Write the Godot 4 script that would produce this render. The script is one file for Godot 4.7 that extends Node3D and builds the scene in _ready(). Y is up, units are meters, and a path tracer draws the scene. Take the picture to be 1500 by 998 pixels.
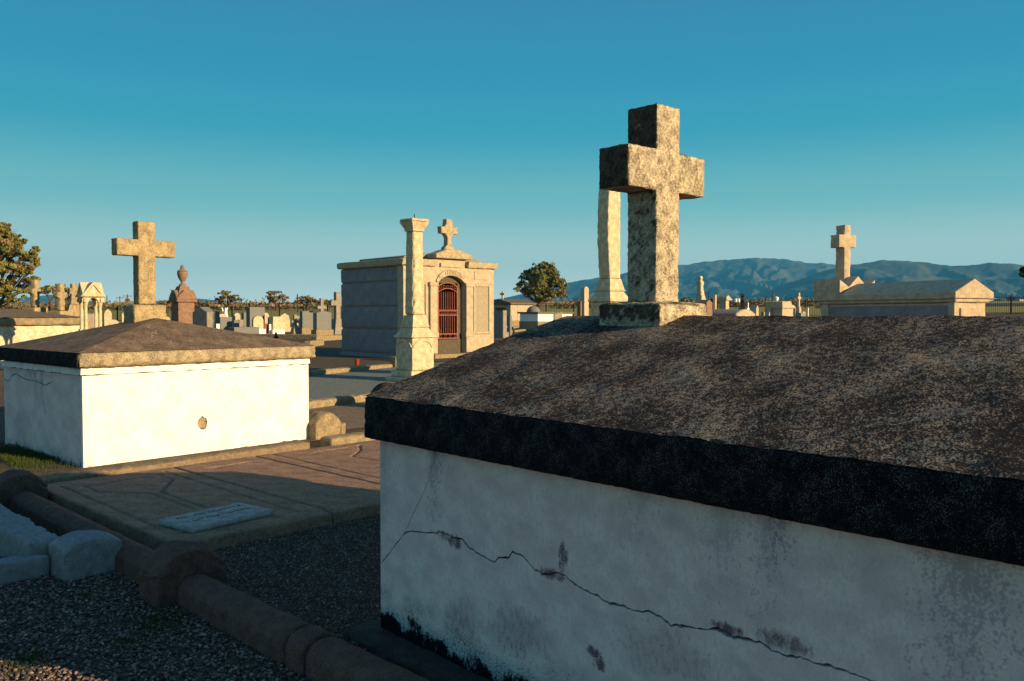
extends Node3D

# ---------- camera geometry of the photograph (1500 x 998) ----------
const FOCAL := 1238.0
const EYE := 1.6
const CX := 750.0
const CY := 499.0
var PITCH := atan(38.0 / 1238.0)

var M := {}          # materials
var N := {}          # noise byte tables, 512 x 512
var used := {}       # names taken at top level
var rng := RandomNumberGenerator.new()
var fnl := FastNoiseLite.new()

func ray(px: float, py: float) -> Vector3:
	var x := (px - CX) / FOCAL
	var y := -(py - CY) / FOCAL
	var c := cos(PITCH)
	var s := sin(PITCH)
	return Vector3(x, y * c - s, -(c + y * s))

func G(px: float, py: float, h := 0.0) -> Vector3:          # point seen at a pixel on the level plane y = h
	var r := ray(px, py)
	return Vector3(0, EYE, 0) + r * ((h - EYE) / r.y)

func at(px: float, py: float, depth: float) -> Vector3:     # point seen at a pixel at a given distance ahead
	var r := ray(px, py)
	return Vector3(0, EYE, 0) + r * (depth / -r.z)

func terrain(x: float, z: float) -> float:                  # the cemetery is level near by and climbs gently beyond
	var d := -z
	if d < 20.0:
		return 0.0
	var r := clampf(x / d, -0.7, 0.7)
	var k := 0.0128 + (0.007 if r < 0.0 else 0.0237) * r
	var y := (minf(d, 90.0) - 20.0) * k
	if d > 90.0:
		y += (minf(d, 420.0) - 90.0) * 0.0195
	if d > 420.0:
		y += (minf(d, 4500.0) - 420.0) * 0.004
	return y

func foot(px: float, depth: float) -> Vector3:              # ground point in a pixel column at a given distance
	var x := (px - CX) / FOCAL * depth
	return Vector3(x, terrain(x, -depth), -depth)

func on_ground(px: float, py: float) -> Vector3:            # ground point seen at a pixel
	var d := 2.0
	while d < 800.0:
		var p := at(px, py, d)
		if p.y <= terrain(p.x, p.z):
			return Vector3(p.x, terrain(p.x, p.z), p.z)
		d *= 1.004
	return foot(px, 800.0)

func vdir(a: float) -> Vector3:                             # local +X of a monument with that yaw (right and away)
	return Vector3(sin(deg_to_rad(a)), 0, -cos(deg_to_rad(a)))

func wdir(a: float) -> Vector3:                             # local +Z (towards the sunlit side)
	return Vector3(cos(deg_to_rad(a)), 0, sin(deg_to_rad(a)))

# ---------- nodes ----------
func numbered(called: String) -> String:
	if not used.has(called):
		used[called] = 0
		return called
	used[called] += 1
	return "%s_%03d" % [called, used[called]]

func tag(o: Node, label: String, category: String, group := ""):
	o.set_meta("label", label)
	o.set_meta("category", category)
	if group:
		o.set_meta("group", group)
	return o

func thing(called: String, label: String, category: String, where: Vector3, a := 45.0, group := "") -> Node3D:
	var o := Node3D.new()
	o.name = numbered(called)
	add_child(o)
	o.position = where
	o.rotation.y = deg_to_rad(90.0 - a)
	tag(o, label, category, group)
	return o

func obj(called: String, shape, mat: Material, parent: Node) -> MeshInstance3D:
	var o := MeshInstance3D.new()
	o.mesh = shape.commit() if shape is SurfaceTool else shape
	o.material_override = mat
	if parent == self:
		o.name = numbered(called)
		add_child(o)
	else:
		o.name = called
		parent.add_child(o, true)
	return o

func setting(called: String, shape, mat: Material, label := "") -> MeshInstance3D:
	var o := obj(called, shape, mat, self)
	o.set_meta("kind", "structure")
	if label:
		o.set_meta("label", label)
	return o

# ---------- shapes ----------
func tool() -> SurfaceTool:
	var st := SurfaceTool.new()
	st.begin(Mesh.PRIMITIVE_TRIANGLES)
	return st

func tri(st: SurfaceTool, a: Vector3, b: Vector3, c: Vector3, n: Vector3):
	if (b - a).cross(c - a).dot(n) > 0.0:
		var t := b
		b = c
		c = t
	st.set_normal(n)
	st.add_vertex(a)
	st.set_normal(n)
	st.add_vertex(b)
	st.set_normal(n)
	st.add_vertex(c)

func face(st: SurfaceTool, pts: Array, out: Vector3):       # flat convex face whose normal leans towards "out"
	var n: Vector3 = (pts[1] - pts[0]).cross(pts[2] - pts[0])
	if n.length_squared() < 1e-14 and pts.size() > 3:
		n = (pts[2] - pts[0]).cross(pts[3] - pts[0])
	n = n.normalized()
	if n.dot(out) < 0.0:
		n = -n
	for i in range(1, pts.size() - 1):
		tri(st, pts[0], pts[i], pts[i + 1], n)

func box(st: SurfaceTool, lo: Vector3, hi: Vector3, ch := 0.008, xf := Transform3D.IDENTITY):
	var c := (lo + hi) * 0.5
	var h := (hi - lo) * 0.5
	ch = minf(ch, minf(h.x, minf(h.y, h.z)) * 0.6)
	var ax := [Vector3.RIGHT, Vector3.UP, Vector3.BACK]
	for i in 3:
		var j := (i + 1) % 3
		var k := (i + 2) % 3
		for s in [-1.0, 1.0]:
			var pts := []
			for q in [[-1, -1], [1, -1], [1, 1], [-1, 1]]:
				pts.append(xf * (c + ax[i] * s * h[i] + ax[j] * q[0] * (h[j] - ch) + ax[k] * q[1] * (h[k] - ch)))
			face(st, pts, xf.basis * (ax[i] * s))
		for s in [-1.0, 1.0]:                                # edges running along axis i
			for t in [-1.0, 1.0]:
				var pts := []
				for e in [-1.0, 1.0]:
					var p: Vector3 = c + ax[i] * e * (h[i] - ch)
					var a: Vector3 = p + ax[j] * s * h[j] + ax[k] * t * (h[k] - ch)
					var b: Vector3 = p + ax[j] * s * (h[j] - ch) + ax[k] * t * h[k]
					if e < 0.0:
						pts.append(xf * a)
						pts.append(xf * b)
					else:
						pts.append(xf * b)
						pts.append(xf * a)
				face(st, pts, xf.basis * (ax[j] * s + ax[k] * t))
	for sx in [-1.0, 1.0]:
		for sy in [-1.0, 1.0]:
			for sz in [-1.0, 1.0]:
				var s := Vector3(sx, sy, sz)
				var pts := []
				for i in 3:
					var q := Vector3(h.x - ch, h.y - ch, h.z - ch)
					q[i] = h[i]
					pts.append(xf * (c + s * q))
				face(st, pts, xf.basis * s)

func cbox(lo: Vector3, hi: Vector3, ch := 0.008) -> SurfaceTool:
	var st := tool()
	box(st, lo, hi, ch)
	return st

func inset(poly: PackedVector2Array, by: float) -> PackedVector2Array:
	var n := poly.size()
	var area := 0.0
	for i in n:
		area += poly[i].cross(poly[(i + 1) % n])
	var sgn := 1.0 if area > 0.0 else -1.0
	var res := PackedVector2Array()
	for i in n:
		var d0 := (poly[i] - poly[(i + n - 1) % n]).normalized()
		var d1 := (poly[(i + 1) % n] - poly[i]).normalized()
		var n0 := Vector2(-d0.y, d0.x) * sgn
		var n1 := Vector2(-d1.y, d1.x) * sgn
		var m := n0 + n1
		res.append(poly[i] + m * (by / maxf(0.3, m.dot(n0))))
	return res

func prism(st: SurfaceTool, poly: PackedVector2Array, z0: float, z1: float, ch := 0.008, xf := Transform3D.IDENTITY):
	var n := poly.size()
	var inner := inset(poly, ch)
	var idx := Geometry2D.triangulate_polygon(inner)
	for s in [-1.0, 1.0]:
		var z := z1 if s > 0.0 else z0
		for i in range(0, idx.size(), 3):
			var p := []
			for k in 3:
				p.append(xf * Vector3(inner[idx[i + k]].x, inner[idx[i + k]].y, z))
			tri(st, p[0], p[1], p[2], (xf.basis * Vector3(0, 0, s)).normalized())
	var area := 0.0
	for i in n:
		area += poly[i].cross(poly[(i + 1) % n])
	var sgn := 1.0 if area > 0.0 else -1.0
	for i in n:
		var j := (i + 1) % n
		var d := poly[j] - poly[i]
		var out2 := Vector2(d.y, -d.x) * sgn
		var out := xf.basis * Vector3(out2.x, out2.y, 0)
		face(st, [xf * Vector3(poly[i].x, poly[i].y, z0 + ch), xf * Vector3(poly[j].x, poly[j].y, z0 + ch), xf * Vector3(poly[j].x, poly[j].y, z1 - ch), xf * Vector3(poly[i].x, poly[i].y, z1 - ch)], out)
		if ch > 0.0:
			for s in [-1.0, 1.0]:
				var za := z1 - ch if s > 0.0 else z0 + ch
				var zb := z1 if s > 0.0 else z0
				face(st, [xf * Vector3(poly[i].x, poly[i].y, za), xf * Vector3(poly[j].x, poly[j].y, za), xf * Vector3(inner[j].x, inner[j].y, zb), xf * Vector3(inner[i].x, inner[i].y, zb)], out + xf.basis * Vector3(0, 0, s * 0.2))

func slab_of(poly: Array, z0: float, z1: float, ch := 0.008) -> SurfaceTool:
	var st := tool()
	prism(st, PackedVector2Array(poly), z0, z1, ch)
	return st

func lathe(st: SurfaceTool, prof: Array, c: Vector3, segs := 20, xf := Transform3D.IDENTITY):
	for i in prof.size() - 1:
		var p: Vector2 = prof[i]
		var q: Vector2 = prof[i + 1]
		var d := q - p
		var nn := Vector2(d.y, -d.x).normalized()
		for k in segs:
			var a0 := TAU * k / segs
			var a1 := TAU * (k + 1) / segs
			var e0 := Vector3(cos(a0), 0, sin(a0))
			var e1 := Vector3(cos(a1), 0, sin(a1))
			var v := [c + e0 * p.x + Vector3.UP * p.y, c + e1 * p.x + Vector3.UP * p.y, c + e1 * q.x + Vector3.UP * q.y, c + e0 * q.x + Vector3.UP * q.y]
			var nr := [e0 * nn.x + Vector3.UP * nn.y, e1 * nn.x + Vector3.UP * nn.y]
			for t in [[0, 1, 2], [0, 2, 3]]:
				var order: Array = t
				if (v[t[1]] - v[t[0]]).cross(v[t[2]] - v[t[0]]).dot(nr[0] + nr[1]) > 0.0:
					order = [t[0], t[2], t[1]]
				for m in order:
					st.set_normal((xf.basis * nr[0 if m == 0 or m == 3 else 1]).normalized())
					st.add_vertex(xf * v[m])

func tube(st: SurfaceTool, pts: Array, radii: Array, segs := 8):
	var rings := []
	for i in pts.size():
		var d: Vector3 = (pts[mini(i + 1, pts.size() - 1)] - pts[maxi(i - 1, 0)]).normalized()
		var u := d.cross(Vector3.UP if absf(d.y) < 0.9 else Vector3.RIGHT).normalized()
		var w := d.cross(u)
		var ring := []
		for k in segs:
			var a := TAU * k / segs
			ring.append([pts[i] + (u * cos(a) + w * sin(a)) * radii[i], u * cos(a) + w * sin(a)])
		rings.append(ring)
	for i in pts.size() - 1:
		for k in segs:
			var l := (k + 1) % segs
			var v := [rings[i][k], rings[i][l], rings[i + 1][l], rings[i + 1][k]]
			for t in [[0, 1, 2], [0, 2, 3]]:
				var order: Array = t
				if (v[t[1]][0] - v[t[0]][0]).cross(v[t[2]][0] - v[t[0]][0]).dot(v[0][1] + v[1][1]) > 0.0:
					order = [t[0], t[2], t[1]]
				for m in order:
					st.set_normal(v[m][1])
					st.add_vertex(v[m][0])

# weathered solid: cells of a coarse grid (xs, ys, zs) that occ() keeps, cut into small faces, edges worn, surface uneven
func solid(xs: Array, ys: Array, zs: Array, occ: Callable, step: float, amp := 0.002, freq := 6.0, wear := 0.5, bend = null) -> ArrayMesh:
	var lines := [[], [], []]
	var cell := [[], [], []]
	var src := [xs, ys, zs]
	for a in 3:
		for i in src[a].size() - 1:
			var n := maxi(1, roundi((src[a][i + 1] - src[a][i]) / step))
			for k in n:
				lines[a].append(lerpf(src[a][i], src[a][i + 1], float(k) / n))
				cell[a].append(i)
		lines[a].append(src[a][-1])
	var nx: int = cell[0].size()
	var ny: int = cell[1].size()
	var nz: int = cell[2].size()
	var full := func(i, j, k): return i >= 0 and j >= 0 and k >= 0 and i < nx and j < ny and k < nz and occ.call(cell[0][i], cell[1][j], cell[2][k])
	var ids := {}
	var pos := PackedVector3Array()
	var idx := PackedInt32Array()
	var side_of := PackedInt32Array()
	var dirs := [Vector3i(1, 0, 0), Vector3i(-1, 0, 0), Vector3i(0, 1, 0), Vector3i(0, -1, 0), Vector3i(0, 0, 1), Vector3i(0, 0, -1)]
	var single: bool = xs.size() == 2 and ys.size() == 2 and zs.size() == 2
	for i in nx:
		for j in ny:
			for k in nz:
				if single and i > 0 and j > 0 and k > 0 and i < nx - 1 and j < ny - 1 and k < nz - 1:
					continue
				if not single and not full.call(i, j, k):
					continue
				for d in dirs:
					var f: Vector3i = Vector3i(i, j, k) + d
					if single:
						if f.x >= 0 and f.y >= 0 and f.z >= 0 and f.x < nx and f.y < ny and f.z < nz:
							continue
					elif full.call(f.x, f.y, f.z):
						continue
					var a := 0 if d.x != 0 else 1 if d.y != 0 else 2
					var b := (a + 1) % 3
					var c := (a + 2) % 3
					var o := Vector3i(i, j, k)
					if d[a] > 0:
						o[a] += 1
					var q := []
					for e in [[0, 0], [1, 0], [1, 1], [0, 1]]:
						var g := o
						g[b] += e[0]
						g[c] += e[1]
						if not ids.has(g):
							ids[g] = pos.size()
							pos.append(Vector3(lines[0][g.x], lines[1][g.y], lines[2][g.z]))
						q.append(ids[g])
					var sd := a * 2 + (1 if d[a] > 0 else 0)
					side_of.append(sd)
					side_of.append(sd)
					if d[a] > 0:
						idx.append_array(PackedInt32Array([q[0], q[2], q[1], q[0], q[3], q[2]]))
					else:
						idx.append_array(PackedInt32Array([q[0], q[1], q[2], q[0], q[2], q[3]]))
	var nrm := PackedVector3Array()
	for turn in 2:
		nrm.resize(pos.size())
		nrm.fill(Vector3.ZERO)
		var sum := PackedFloat32Array()
		sum.resize(pos.size())
		for t in range(0, idx.size(), 3):
			var a := idx[t]
			var b := idx[t + 1]
			var c := idx[t + 2]
			var n := (pos[c] - pos[a]).cross(pos[b] - pos[a])
			var l := n.length()
			for v in [a, b, c]:
				nrm[v] += n
				sum[v] += l
		for v in pos.size():
			if turn == 0:
				var sharp := 1.0 - nrm[v].length() / maxf(sum[v], 1e-12)
				var n := nrm[v].normalized()
				var p := pos[v] * freq
				var w := fnl.get_noise_3dv(p * 10.0)
				var w2 := fnl.get_noise_3dv(p * 37.0 + Vector3(50, 9, 3))
				var e := clampf(sharp * 3.4, 0.0, 1.3)
				pos[v] += n * (amp * (w * 1.2 + w2 * 0.8) - e * step * wear * (0.45 + maxf(0.0, w2 + 0.25) * 1.6 + maxf(0.0, w) * 0.8))
			else:
				nrm[v] = nrm[v].normalized()
		if turn == 0 and bend != null:
			for v in pos.size():
				pos[v] = bend.call(pos[v])
	# edges stay crisp: each side of the solid keeps its own normals, pulled a little towards the worn edge
	var own := {}
	var p2 := PackedVector3Array()
	var n2 := PackedVector3Array()
	var i2 := PackedInt32Array()
	for t in range(0, idx.size(), 3):
		var n := (pos[idx[t + 2]] - pos[idx[t]]).cross(pos[idx[t + 1]] - pos[idx[t]])
		for e in 3:
			var v := idx[t + e]
			var key := v * 6 + side_of[t / 3]
			if not own.has(key):
				own[key] = p2.size()
				p2.append(pos[v])
				n2.append(Vector3.ZERO)
			n2[own[key]] += n
			i2.append(own[key])
	for key in own:
		n2[own[key]] = (n2[own[key]].normalized() + nrm[key / 6] * 0.25).normalized()
	pos = p2
	nrm = n2
	idx = i2
	var arr := []
	arr.resize(Mesh.ARRAY_MAX)
	arr[Mesh.ARRAY_VERTEX] = pos
	arr[Mesh.ARRAY_NORMAL] = nrm
	arr[Mesh.ARRAY_INDEX] = idx
	var m := ArrayMesh.new()
	m.add_surface_from_arrays(Mesh.PRIMITIVE_TRIANGLES, arr)
	return m

func rough(lo: Vector3, hi: Vector3, step: float, amp := 0.002, freq := 6.0, wear := 0.5, bend = null) -> ArrayMesh:
	return solid([lo.x, hi.x], [lo.y, hi.y], [lo.z, hi.z], func(_i, _j, _k): return true, step, amp, freq, wear, bend)

func sheet(rows: Array, mat_uv := false) -> ArrayMesh:       # rows of points -> one smooth sheet; uv over the whole sheet on request
	var nr := rows.size()
	var nc: int = rows[0].size()
	var pos := PackedVector3Array()
	var uv := PackedVector2Array()
	var idx := PackedInt32Array()
	for i in nr:
		for j in nc:
			pos.append(rows[i][j])
			uv.append(Vector2(float(j) / (nc - 1), float(i) / (nr - 1)))
	var nrm := PackedVector3Array()
	nrm.resize(pos.size())
	var up := 0.0
	for i in nr - 1:
		for j in nc - 1:
			var q := [i * nc + j, i * nc + j + 1, (i + 1) * nc + j + 1, (i + 1) * nc + j]
			for t in [[0, 1, 2], [0, 2, 3]]:
				var a: int = q[t[0]]
				var b: int = q[t[1]]
				var c: int = q[t[2]]
				var n := (pos[b] - pos[a]).cross(pos[c] - pos[a])
				up += n.y
				idx.append_array(PackedInt32Array([a, c, b]))
				for v in [a, b, c]:
					nrm[v] += n
	if up < 0.0:                                             # the whole sheet faces up
		for v in nrm.size():
			nrm[v] = -nrm[v]
		idx.reverse()
	for v in nrm.size():
		nrm[v] = nrm[v].normalized()
	var arr := []
	arr.resize(Mesh.ARRAY_MAX)
	arr[Mesh.ARRAY_VERTEX] = pos
	arr[Mesh.ARRAY_NORMAL] = nrm
	if mat_uv:
		arr[Mesh.ARRAY_TEX_UV] = uv
	arr[Mesh.ARRAY_INDEX] = idx
	var m := ArrayMesh.new()
	m.add_surface_from_arrays(Mesh.PRIMITIVE_TRIANGLES, arr)
	return m

func tinted(m: ArrayMesh, pick: Callable) -> ArrayMesh:      # vertex colours chosen from place and facing
	var arr := m.surface_get_arrays(0)
	var cols := PackedColorArray()
	var pos: PackedVector3Array = arr[Mesh.ARRAY_VERTEX]
	var nrm: PackedVector3Array = arr[Mesh.ARRAY_NORMAL]
	for i in pos.size():
		cols.append(pick.call(pos[i], nrm[i]))
	arr[Mesh.ARRAY_COLOR] = cols
	var res := ArrayMesh.new()
	res.add_surface_from_arrays(Mesh.PRIMITIVE_TRIANGLES, arr)
	return res

# ---------- textures and materials ----------
func noise_table(kind: int, frequency: float, octaves: int, sd: int, seamless := true) -> PackedByteArray:
	var n := FastNoiseLite.new()
	n.seed = sd
	n.noise_type = kind as FastNoiseLite.NoiseType
	n.frequency = frequency
	n.fractal_octaves = octaves
	if octaves <= 1:
		n.fractal_type = FastNoiseLite.FRACTAL_NONE
	var im := n.get_seamless_image(512, 512) if seamless else n.get_image(512, 512)
	im.convert(Image.FORMAT_L8)
	return im.get_data()

func make_noise():
	N.coarse = noise_table(FastNoiseLite.TYPE_SIMPLEX, 0.008, 4, 11)
	N.medium = noise_table(FastNoiseLite.TYPE_SIMPLEX, 0.035, 4, 23)
	N.fine = noise_table(FastNoiseLite.TYPE_SIMPLEX, 0.16, 2, 37)
	var white := PackedByteArray()
	white.resize(512 * 512)
	for i in white.size():
		white[i] = rng.randi() & 255
	N.white = white

func lin(r: float, g: float, b: float) -> Vector3:
	return Vector3(r, g, b)

func rgb_texture(w: int, h: int, data: PackedByteArray) -> ImageTexture:
	return ImageTexture.create_from_image(Image.create_from_data(w, h, false, Image.FORMAT_RGB8, data))

# base colour drifts from a to b, with specks of lichen or dirt of colour c where the finer noise is high (sRGB 0..1 values)
func stone_texture(a: Vector3, b: Vector3, c: Vector3, cover: float, soft: float, grain: float, shift: int) -> ImageTexture:
	var d := PackedByteArray()
	d.resize(512 * 512 * 3)
	var co: PackedByteArray = N.coarse
	var me: PackedByteArray = N.medium
	var fi: PackedByteArray = N.fine
	var wh: PackedByteArray = N.white
	var k := 0
	for i in 262144:
		var s := (i + shift) & 262143
		var s2 := (i + shift * 3 + 77777) & 262143
		var t := (co[s] + me[s2]) / 510.0
		t = clampf((t - 0.5) * 2.4 + 0.5, 0.0, 1.0)
		var sp := (me[s] * 0.22 + fi[s2] * 0.58 + co[s2] * 0.26 + wh[s] * 0.30) / 255.0
		sp = (sp - 0.68) * 2.2 + 0.5
		var f := clampf((sp - (1.0 - cover)) / soft, 0.0, 1.0)
		var g := 1.0 + grain * ((fi[s] + wh[i]) / 510.0 - 0.5)
		var col := (a.lerp(b, t)).lerp(c, f) * (255.0 * g)
		d[k] = int(clampf(col.x, 0.0, 255.0))
		d[k + 1] = int(clampf(col.y, 0.0, 255.0))
		d[k + 2] = int(clampf(col.z, 0.0, 255.0))
		k += 3
	return rgb_texture(512, 512, d)

func base_material(rough_ := 0.95, spec := 0.25) -> StandardMaterial3D:
	var m := StandardMaterial3D.new()
	m.roughness = rough_
	m.metallic_specular = spec
	return m

func relief(m: StandardMaterial3D, depth: float):
	m.heightmap_enabled = true
	m.heightmap_texture = M.grain_map
	m.heightmap_scale = depth

func stone(a: Vector3, b: Vector3, c: Vector3, cover: float, soft: float, grain: float, shift: int, metres: float, depth := 0.25) -> StandardMaterial3D:
	var m := base_material()
	m.albedo_texture = stone_texture(a, b, c, cover, soft, grain, shift)
	m.uv1_triplanar = true
	m.uv1_scale = Vector3.ONE / metres
	m.uv1_triplanar_sharpness = 4.0
	if depth > 0.0:
		relief(m, depth)
	return m

func plain(c: Color, r := 0.9, spec := 0.25) -> StandardMaterial3D:
	var m := base_material(r, spec)
	m.albedo_color = c
	return m

func vertex_material(r := 0.95) -> StandardMaterial3D:
	var m := base_material(r, 0.2)
	m.vertex_color_use_as_albedo = true
	return m

func make_materials():
	var d := PackedByteArray()
	d.resize(262144)
	var wh: PackedByteArray = N.white
	var fi: PackedByteArray = N.fine
	var me: PackedByteArray = N.medium
	for i in 262144:
		d[i] = (fi[i] * 2 + me[i] + wh[i]) >> 2
	M.grain_map = ImageTexture.create_from_image(Image.create_from_data(512, 512, false, Image.FORMAT_L8, d))
	M.lichen_cross = stone(lin(.88, .81, .67), lin(.76, .69, .57), lin(.30, .25, .21), .47, .13, .6, 1000, 0.5, 0.5)
	M.lichen_cross.vertex_color_use_as_albedo = true
	M.tan_cross = stone(lin(.74, .65, .48), lin(.64, .55, .41), lin(.36, .31, .26), .40, .3, .4, 5000, 0.8, 0.4)
	M.pale_stone = stone(lin(.80, .72, .60), lin(.73, .65, .54), lin(.58, .49, .40), .40, .3, .16, 9000, 1.2, 0.2)
	M.white_plaster = stone(lin(.92, .91, .89), lin(.88, .87, .84), lin(.76, .72, .66), .20, .25, .06, 13000, 1.6, 0.15)
	M.grey_roof = stone(lin(.36, .31, .27), lin(.27, .23, .20), lin(.52, .46, .38), .40, .3, .5, 17000, 1.0, 0.4)
	M.stained_fascia = stone(lin(.76, .69, .55), lin(.64, .57, .45), lin(.36, .31, .26), .48, .2, .4, 21000, 0.7, 0.4)
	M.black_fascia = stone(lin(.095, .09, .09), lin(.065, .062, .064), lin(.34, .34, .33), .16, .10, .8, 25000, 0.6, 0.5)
	M.brown_slab = stone(lin(.66, .52, .42), lin(.57, .45, .36), lin(.43, .31, .25), .44, .3, .3, 29000, 1.1, 0.3)
	M.rail_stone = stone(lin(.48, .36, .31), lin(.40, .31, .27), lin(.30, .22, .19), .42, .25, .7, 33000, 0.6, 0.6)
	M.blue_granite = stone(lin(.55, .53, .52), lin(.47, .455, .45), lin(.66, .64, .63), .45, .4, .8, 37000, 0.35, 0.4)
	M.marble = stone(lin(.88, .81, .67), lin(.81, .73, .59), lin(.56, .47, .34), .40, .25, .3, 41000, 0.9, 0.4)
	M.tomb_grey = stone(lin(.60, .56, .50), lin(.54, .50, .45), lin(.46, .41, .37), .36, .3, .25, 45000, 1.3, 0.25)
	M.tomb_cream = stone(lin(.74, .68, .57), lin(.68, .62, .52), lin(.58, .51, .41), .36, .3, .16, 45000, 1.3, 0.2)
	M.grey_granite = stone(lin(.47, .46, .44), lin(.42, .41, .40), lin(.52, .51, .49), .40, .3, .3, 49000, 0.6, 0.1)
	M.sandstone = stone(lin(.60, .48, .39), lin(.53, .42, .34), lin(.42, .30, .24), .40, .3, .25, 53000, 0.9, 0.25)
	M.kerb_stone = stone(lin(.66, .58, .44), lin(.57, .50, .38), lin(.38, .32, .25), .42, .3, .4, 57000, 0.8, 0.4)
	M.tablet = stone(lin(.76, .71, .66), lin(.67, .63, .58), lin(.36, .34, .33), .34, .25, .25, 61000, 0.5, 0.3)
	M.dark_stone = stone(lin(.25, .225, .21), lin(.19, .175, .165), lin(.34, .31, .28), .36, .3, .4, 65000, 0.6, 0.3)
	M.path_gravel = stone(lin(.42, .43, .40), lin(.34, .36, .35), lin(.55, .55, .50), .44, .1, .9, 69000, 0.9, 0.8)
	M.path_gravel.uv1_world_triplanar = true
	M.walk = stone(lin(.56, .48, .38), lin(.49, .42, .33), lin(.38, .31, .25), .38, .3, .35, 73000, 1.3, 0.3)
	M.ground = stone(lin(.34, .29, .24), lin(.27, .23, .19), lin(.44, .38, .31), .44, .12, .8, 77000, 0.7, 0.8)
	M.ground.uv1_world_triplanar = true
	M.far_grass = stone(lin(.60, .55, .28), lin(.66, .58, .35), lin(.46, .47, .22), .46, .3, .4, 81000, 9.0, 0.0)
	M.far_grass.uv1_world_triplanar = true
	M.asphalt = plain(Color(.26, .26, .28), .95)
	M.rust = stone(lin(.64, .40, .34), lin(.56, .34, .29), lin(.42, .24, .20), .42, .3, .4, 85000, 0.4, 0.2)
	M.iron = plain(Color(.12, .115, .12), .7)
	M.bronze_door = stone(lin(.36, .31, .24), lin(.30, .27, .22), lin(.42, .40, .34), .36, .3, .2, 89000, 0.7, 0.15)
	M.terracotta = stone(lin(.60, .28, .14), lin(.52, .24, .12), lin(.40, .19, .10), .36, .3, .2, 93000, 0.3, 0.1)
	M.white_paint = plain(Color(.88, .86, .82), .8)
	M.dark_inside = plain(Color(.10, .09, .085), .95)
	M.letter = plain(Color(.62, .54, .42), .9)
	M.bark = stone(lin(.34, .26, .19), lin(.26, .20, .15), lin(.45, .36, .27), .4, .2, .5, 97000, 0.6, 0.8)
	M.vault_roof = stone(lin(.56, .47, .38), lin(.46, .38, .31), lin(.30, .24, .20), .44, .2, .6, 17000, 0.7, 0.5)
	var vi: Image = M.vault_roof.albedo_texture.get_image()
	for q in 9:
		var p := Vector2(rng.randf_range(40, 470), rng.randf_range(40, 470))
		var ang := rng.randf_range(0, TAU)
		for k in rng.randi_range(40, 120):
			ang += rng.randf_range(-.3, .3)
			p += Vector2(cos(ang), sin(ang))
			var pi := Vector2i(posmod(int(p.x), 511), posmod(int(p.y), 511))
			vi.set_pixelv(pi, Color(.74, .66, .54))
			vi.set_pixelv(pi + Vector2i(1, 0), Color(.68, .60, .49))
	M.vault_roof.albedo_texture = ImageTexture.create_from_image(vi)
	M.vault_roof.uv1_scale = Vector3.ONE / 1.5
	M.grey_light_roof = stone(lin(.50, .44, .35), lin(.42, .37, .30), lin(.34, .29, .24), .40, .3, .3, 101000, 1.2, 0.3)
	M.old_wash = stone(lin(.90, .86, .76), lin(.84, .78, .66), lin(.62, .50, .32), .42, .2, .1, 105000, 1.0, 0.2)
	M.tomb_cornice = stone(lin(.76, .69, .55), lin(.67, .60, .48), lin(.48, .41, .32), .42, .3, .25, 109000, 0.9, 0.3)
	M.tomb_panel = stone(lin(.66, .60, .50), lin(.62, .56, .47), lin(.54, .48, .40), .36, .3, .2, 45000, 0.7, 0.2)
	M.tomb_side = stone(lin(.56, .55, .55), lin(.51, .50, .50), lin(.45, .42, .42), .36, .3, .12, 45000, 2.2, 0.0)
	M.letter_dark = plain(Color(.33, .31, .31), .95)
	M.leaf = vertex_material(0.8)
	M.leaf.backlight = Color(.25, .28, .10)
	M.pebble = vertex_material(0.9)
	M.hill = vertex_material(1.0)
	M.roof_red = plain(Color(.38, .24, .20), .9)
	M.wall_tan = plain(Color(.66, .55, .40), .9)
	M.wall_white = plain(Color(.82, .80, .76), .9)
	M.glass_dark = plain(Color(.08, .09, .10), .15, .5)
	M.wood = plain(Color(.30, .23, .17), .9)

# ---------- start ----------
func _ready():
	rng.seed = 7
	fnl.seed = 5
	fnl.noise_type = FastNoiseLite.TYPE_SIMPLEX
	fnl.frequency = 0.1
	fnl.fractal_octaves = 3
	camera_sky_sun()
	make_noise()
	make_materials()
	build_ground()
	build_mountains()
	build_large_vault()
	build_left_vault()
	build_plots()
	build_mausoleum()
	build_columns()
	build_right_vault()
	build_far_left_vault()
	build_mid_monuments()
	build_right_monuments()
	build_fence()
	build_far()
	build_trees()
	build_gravel()

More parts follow.
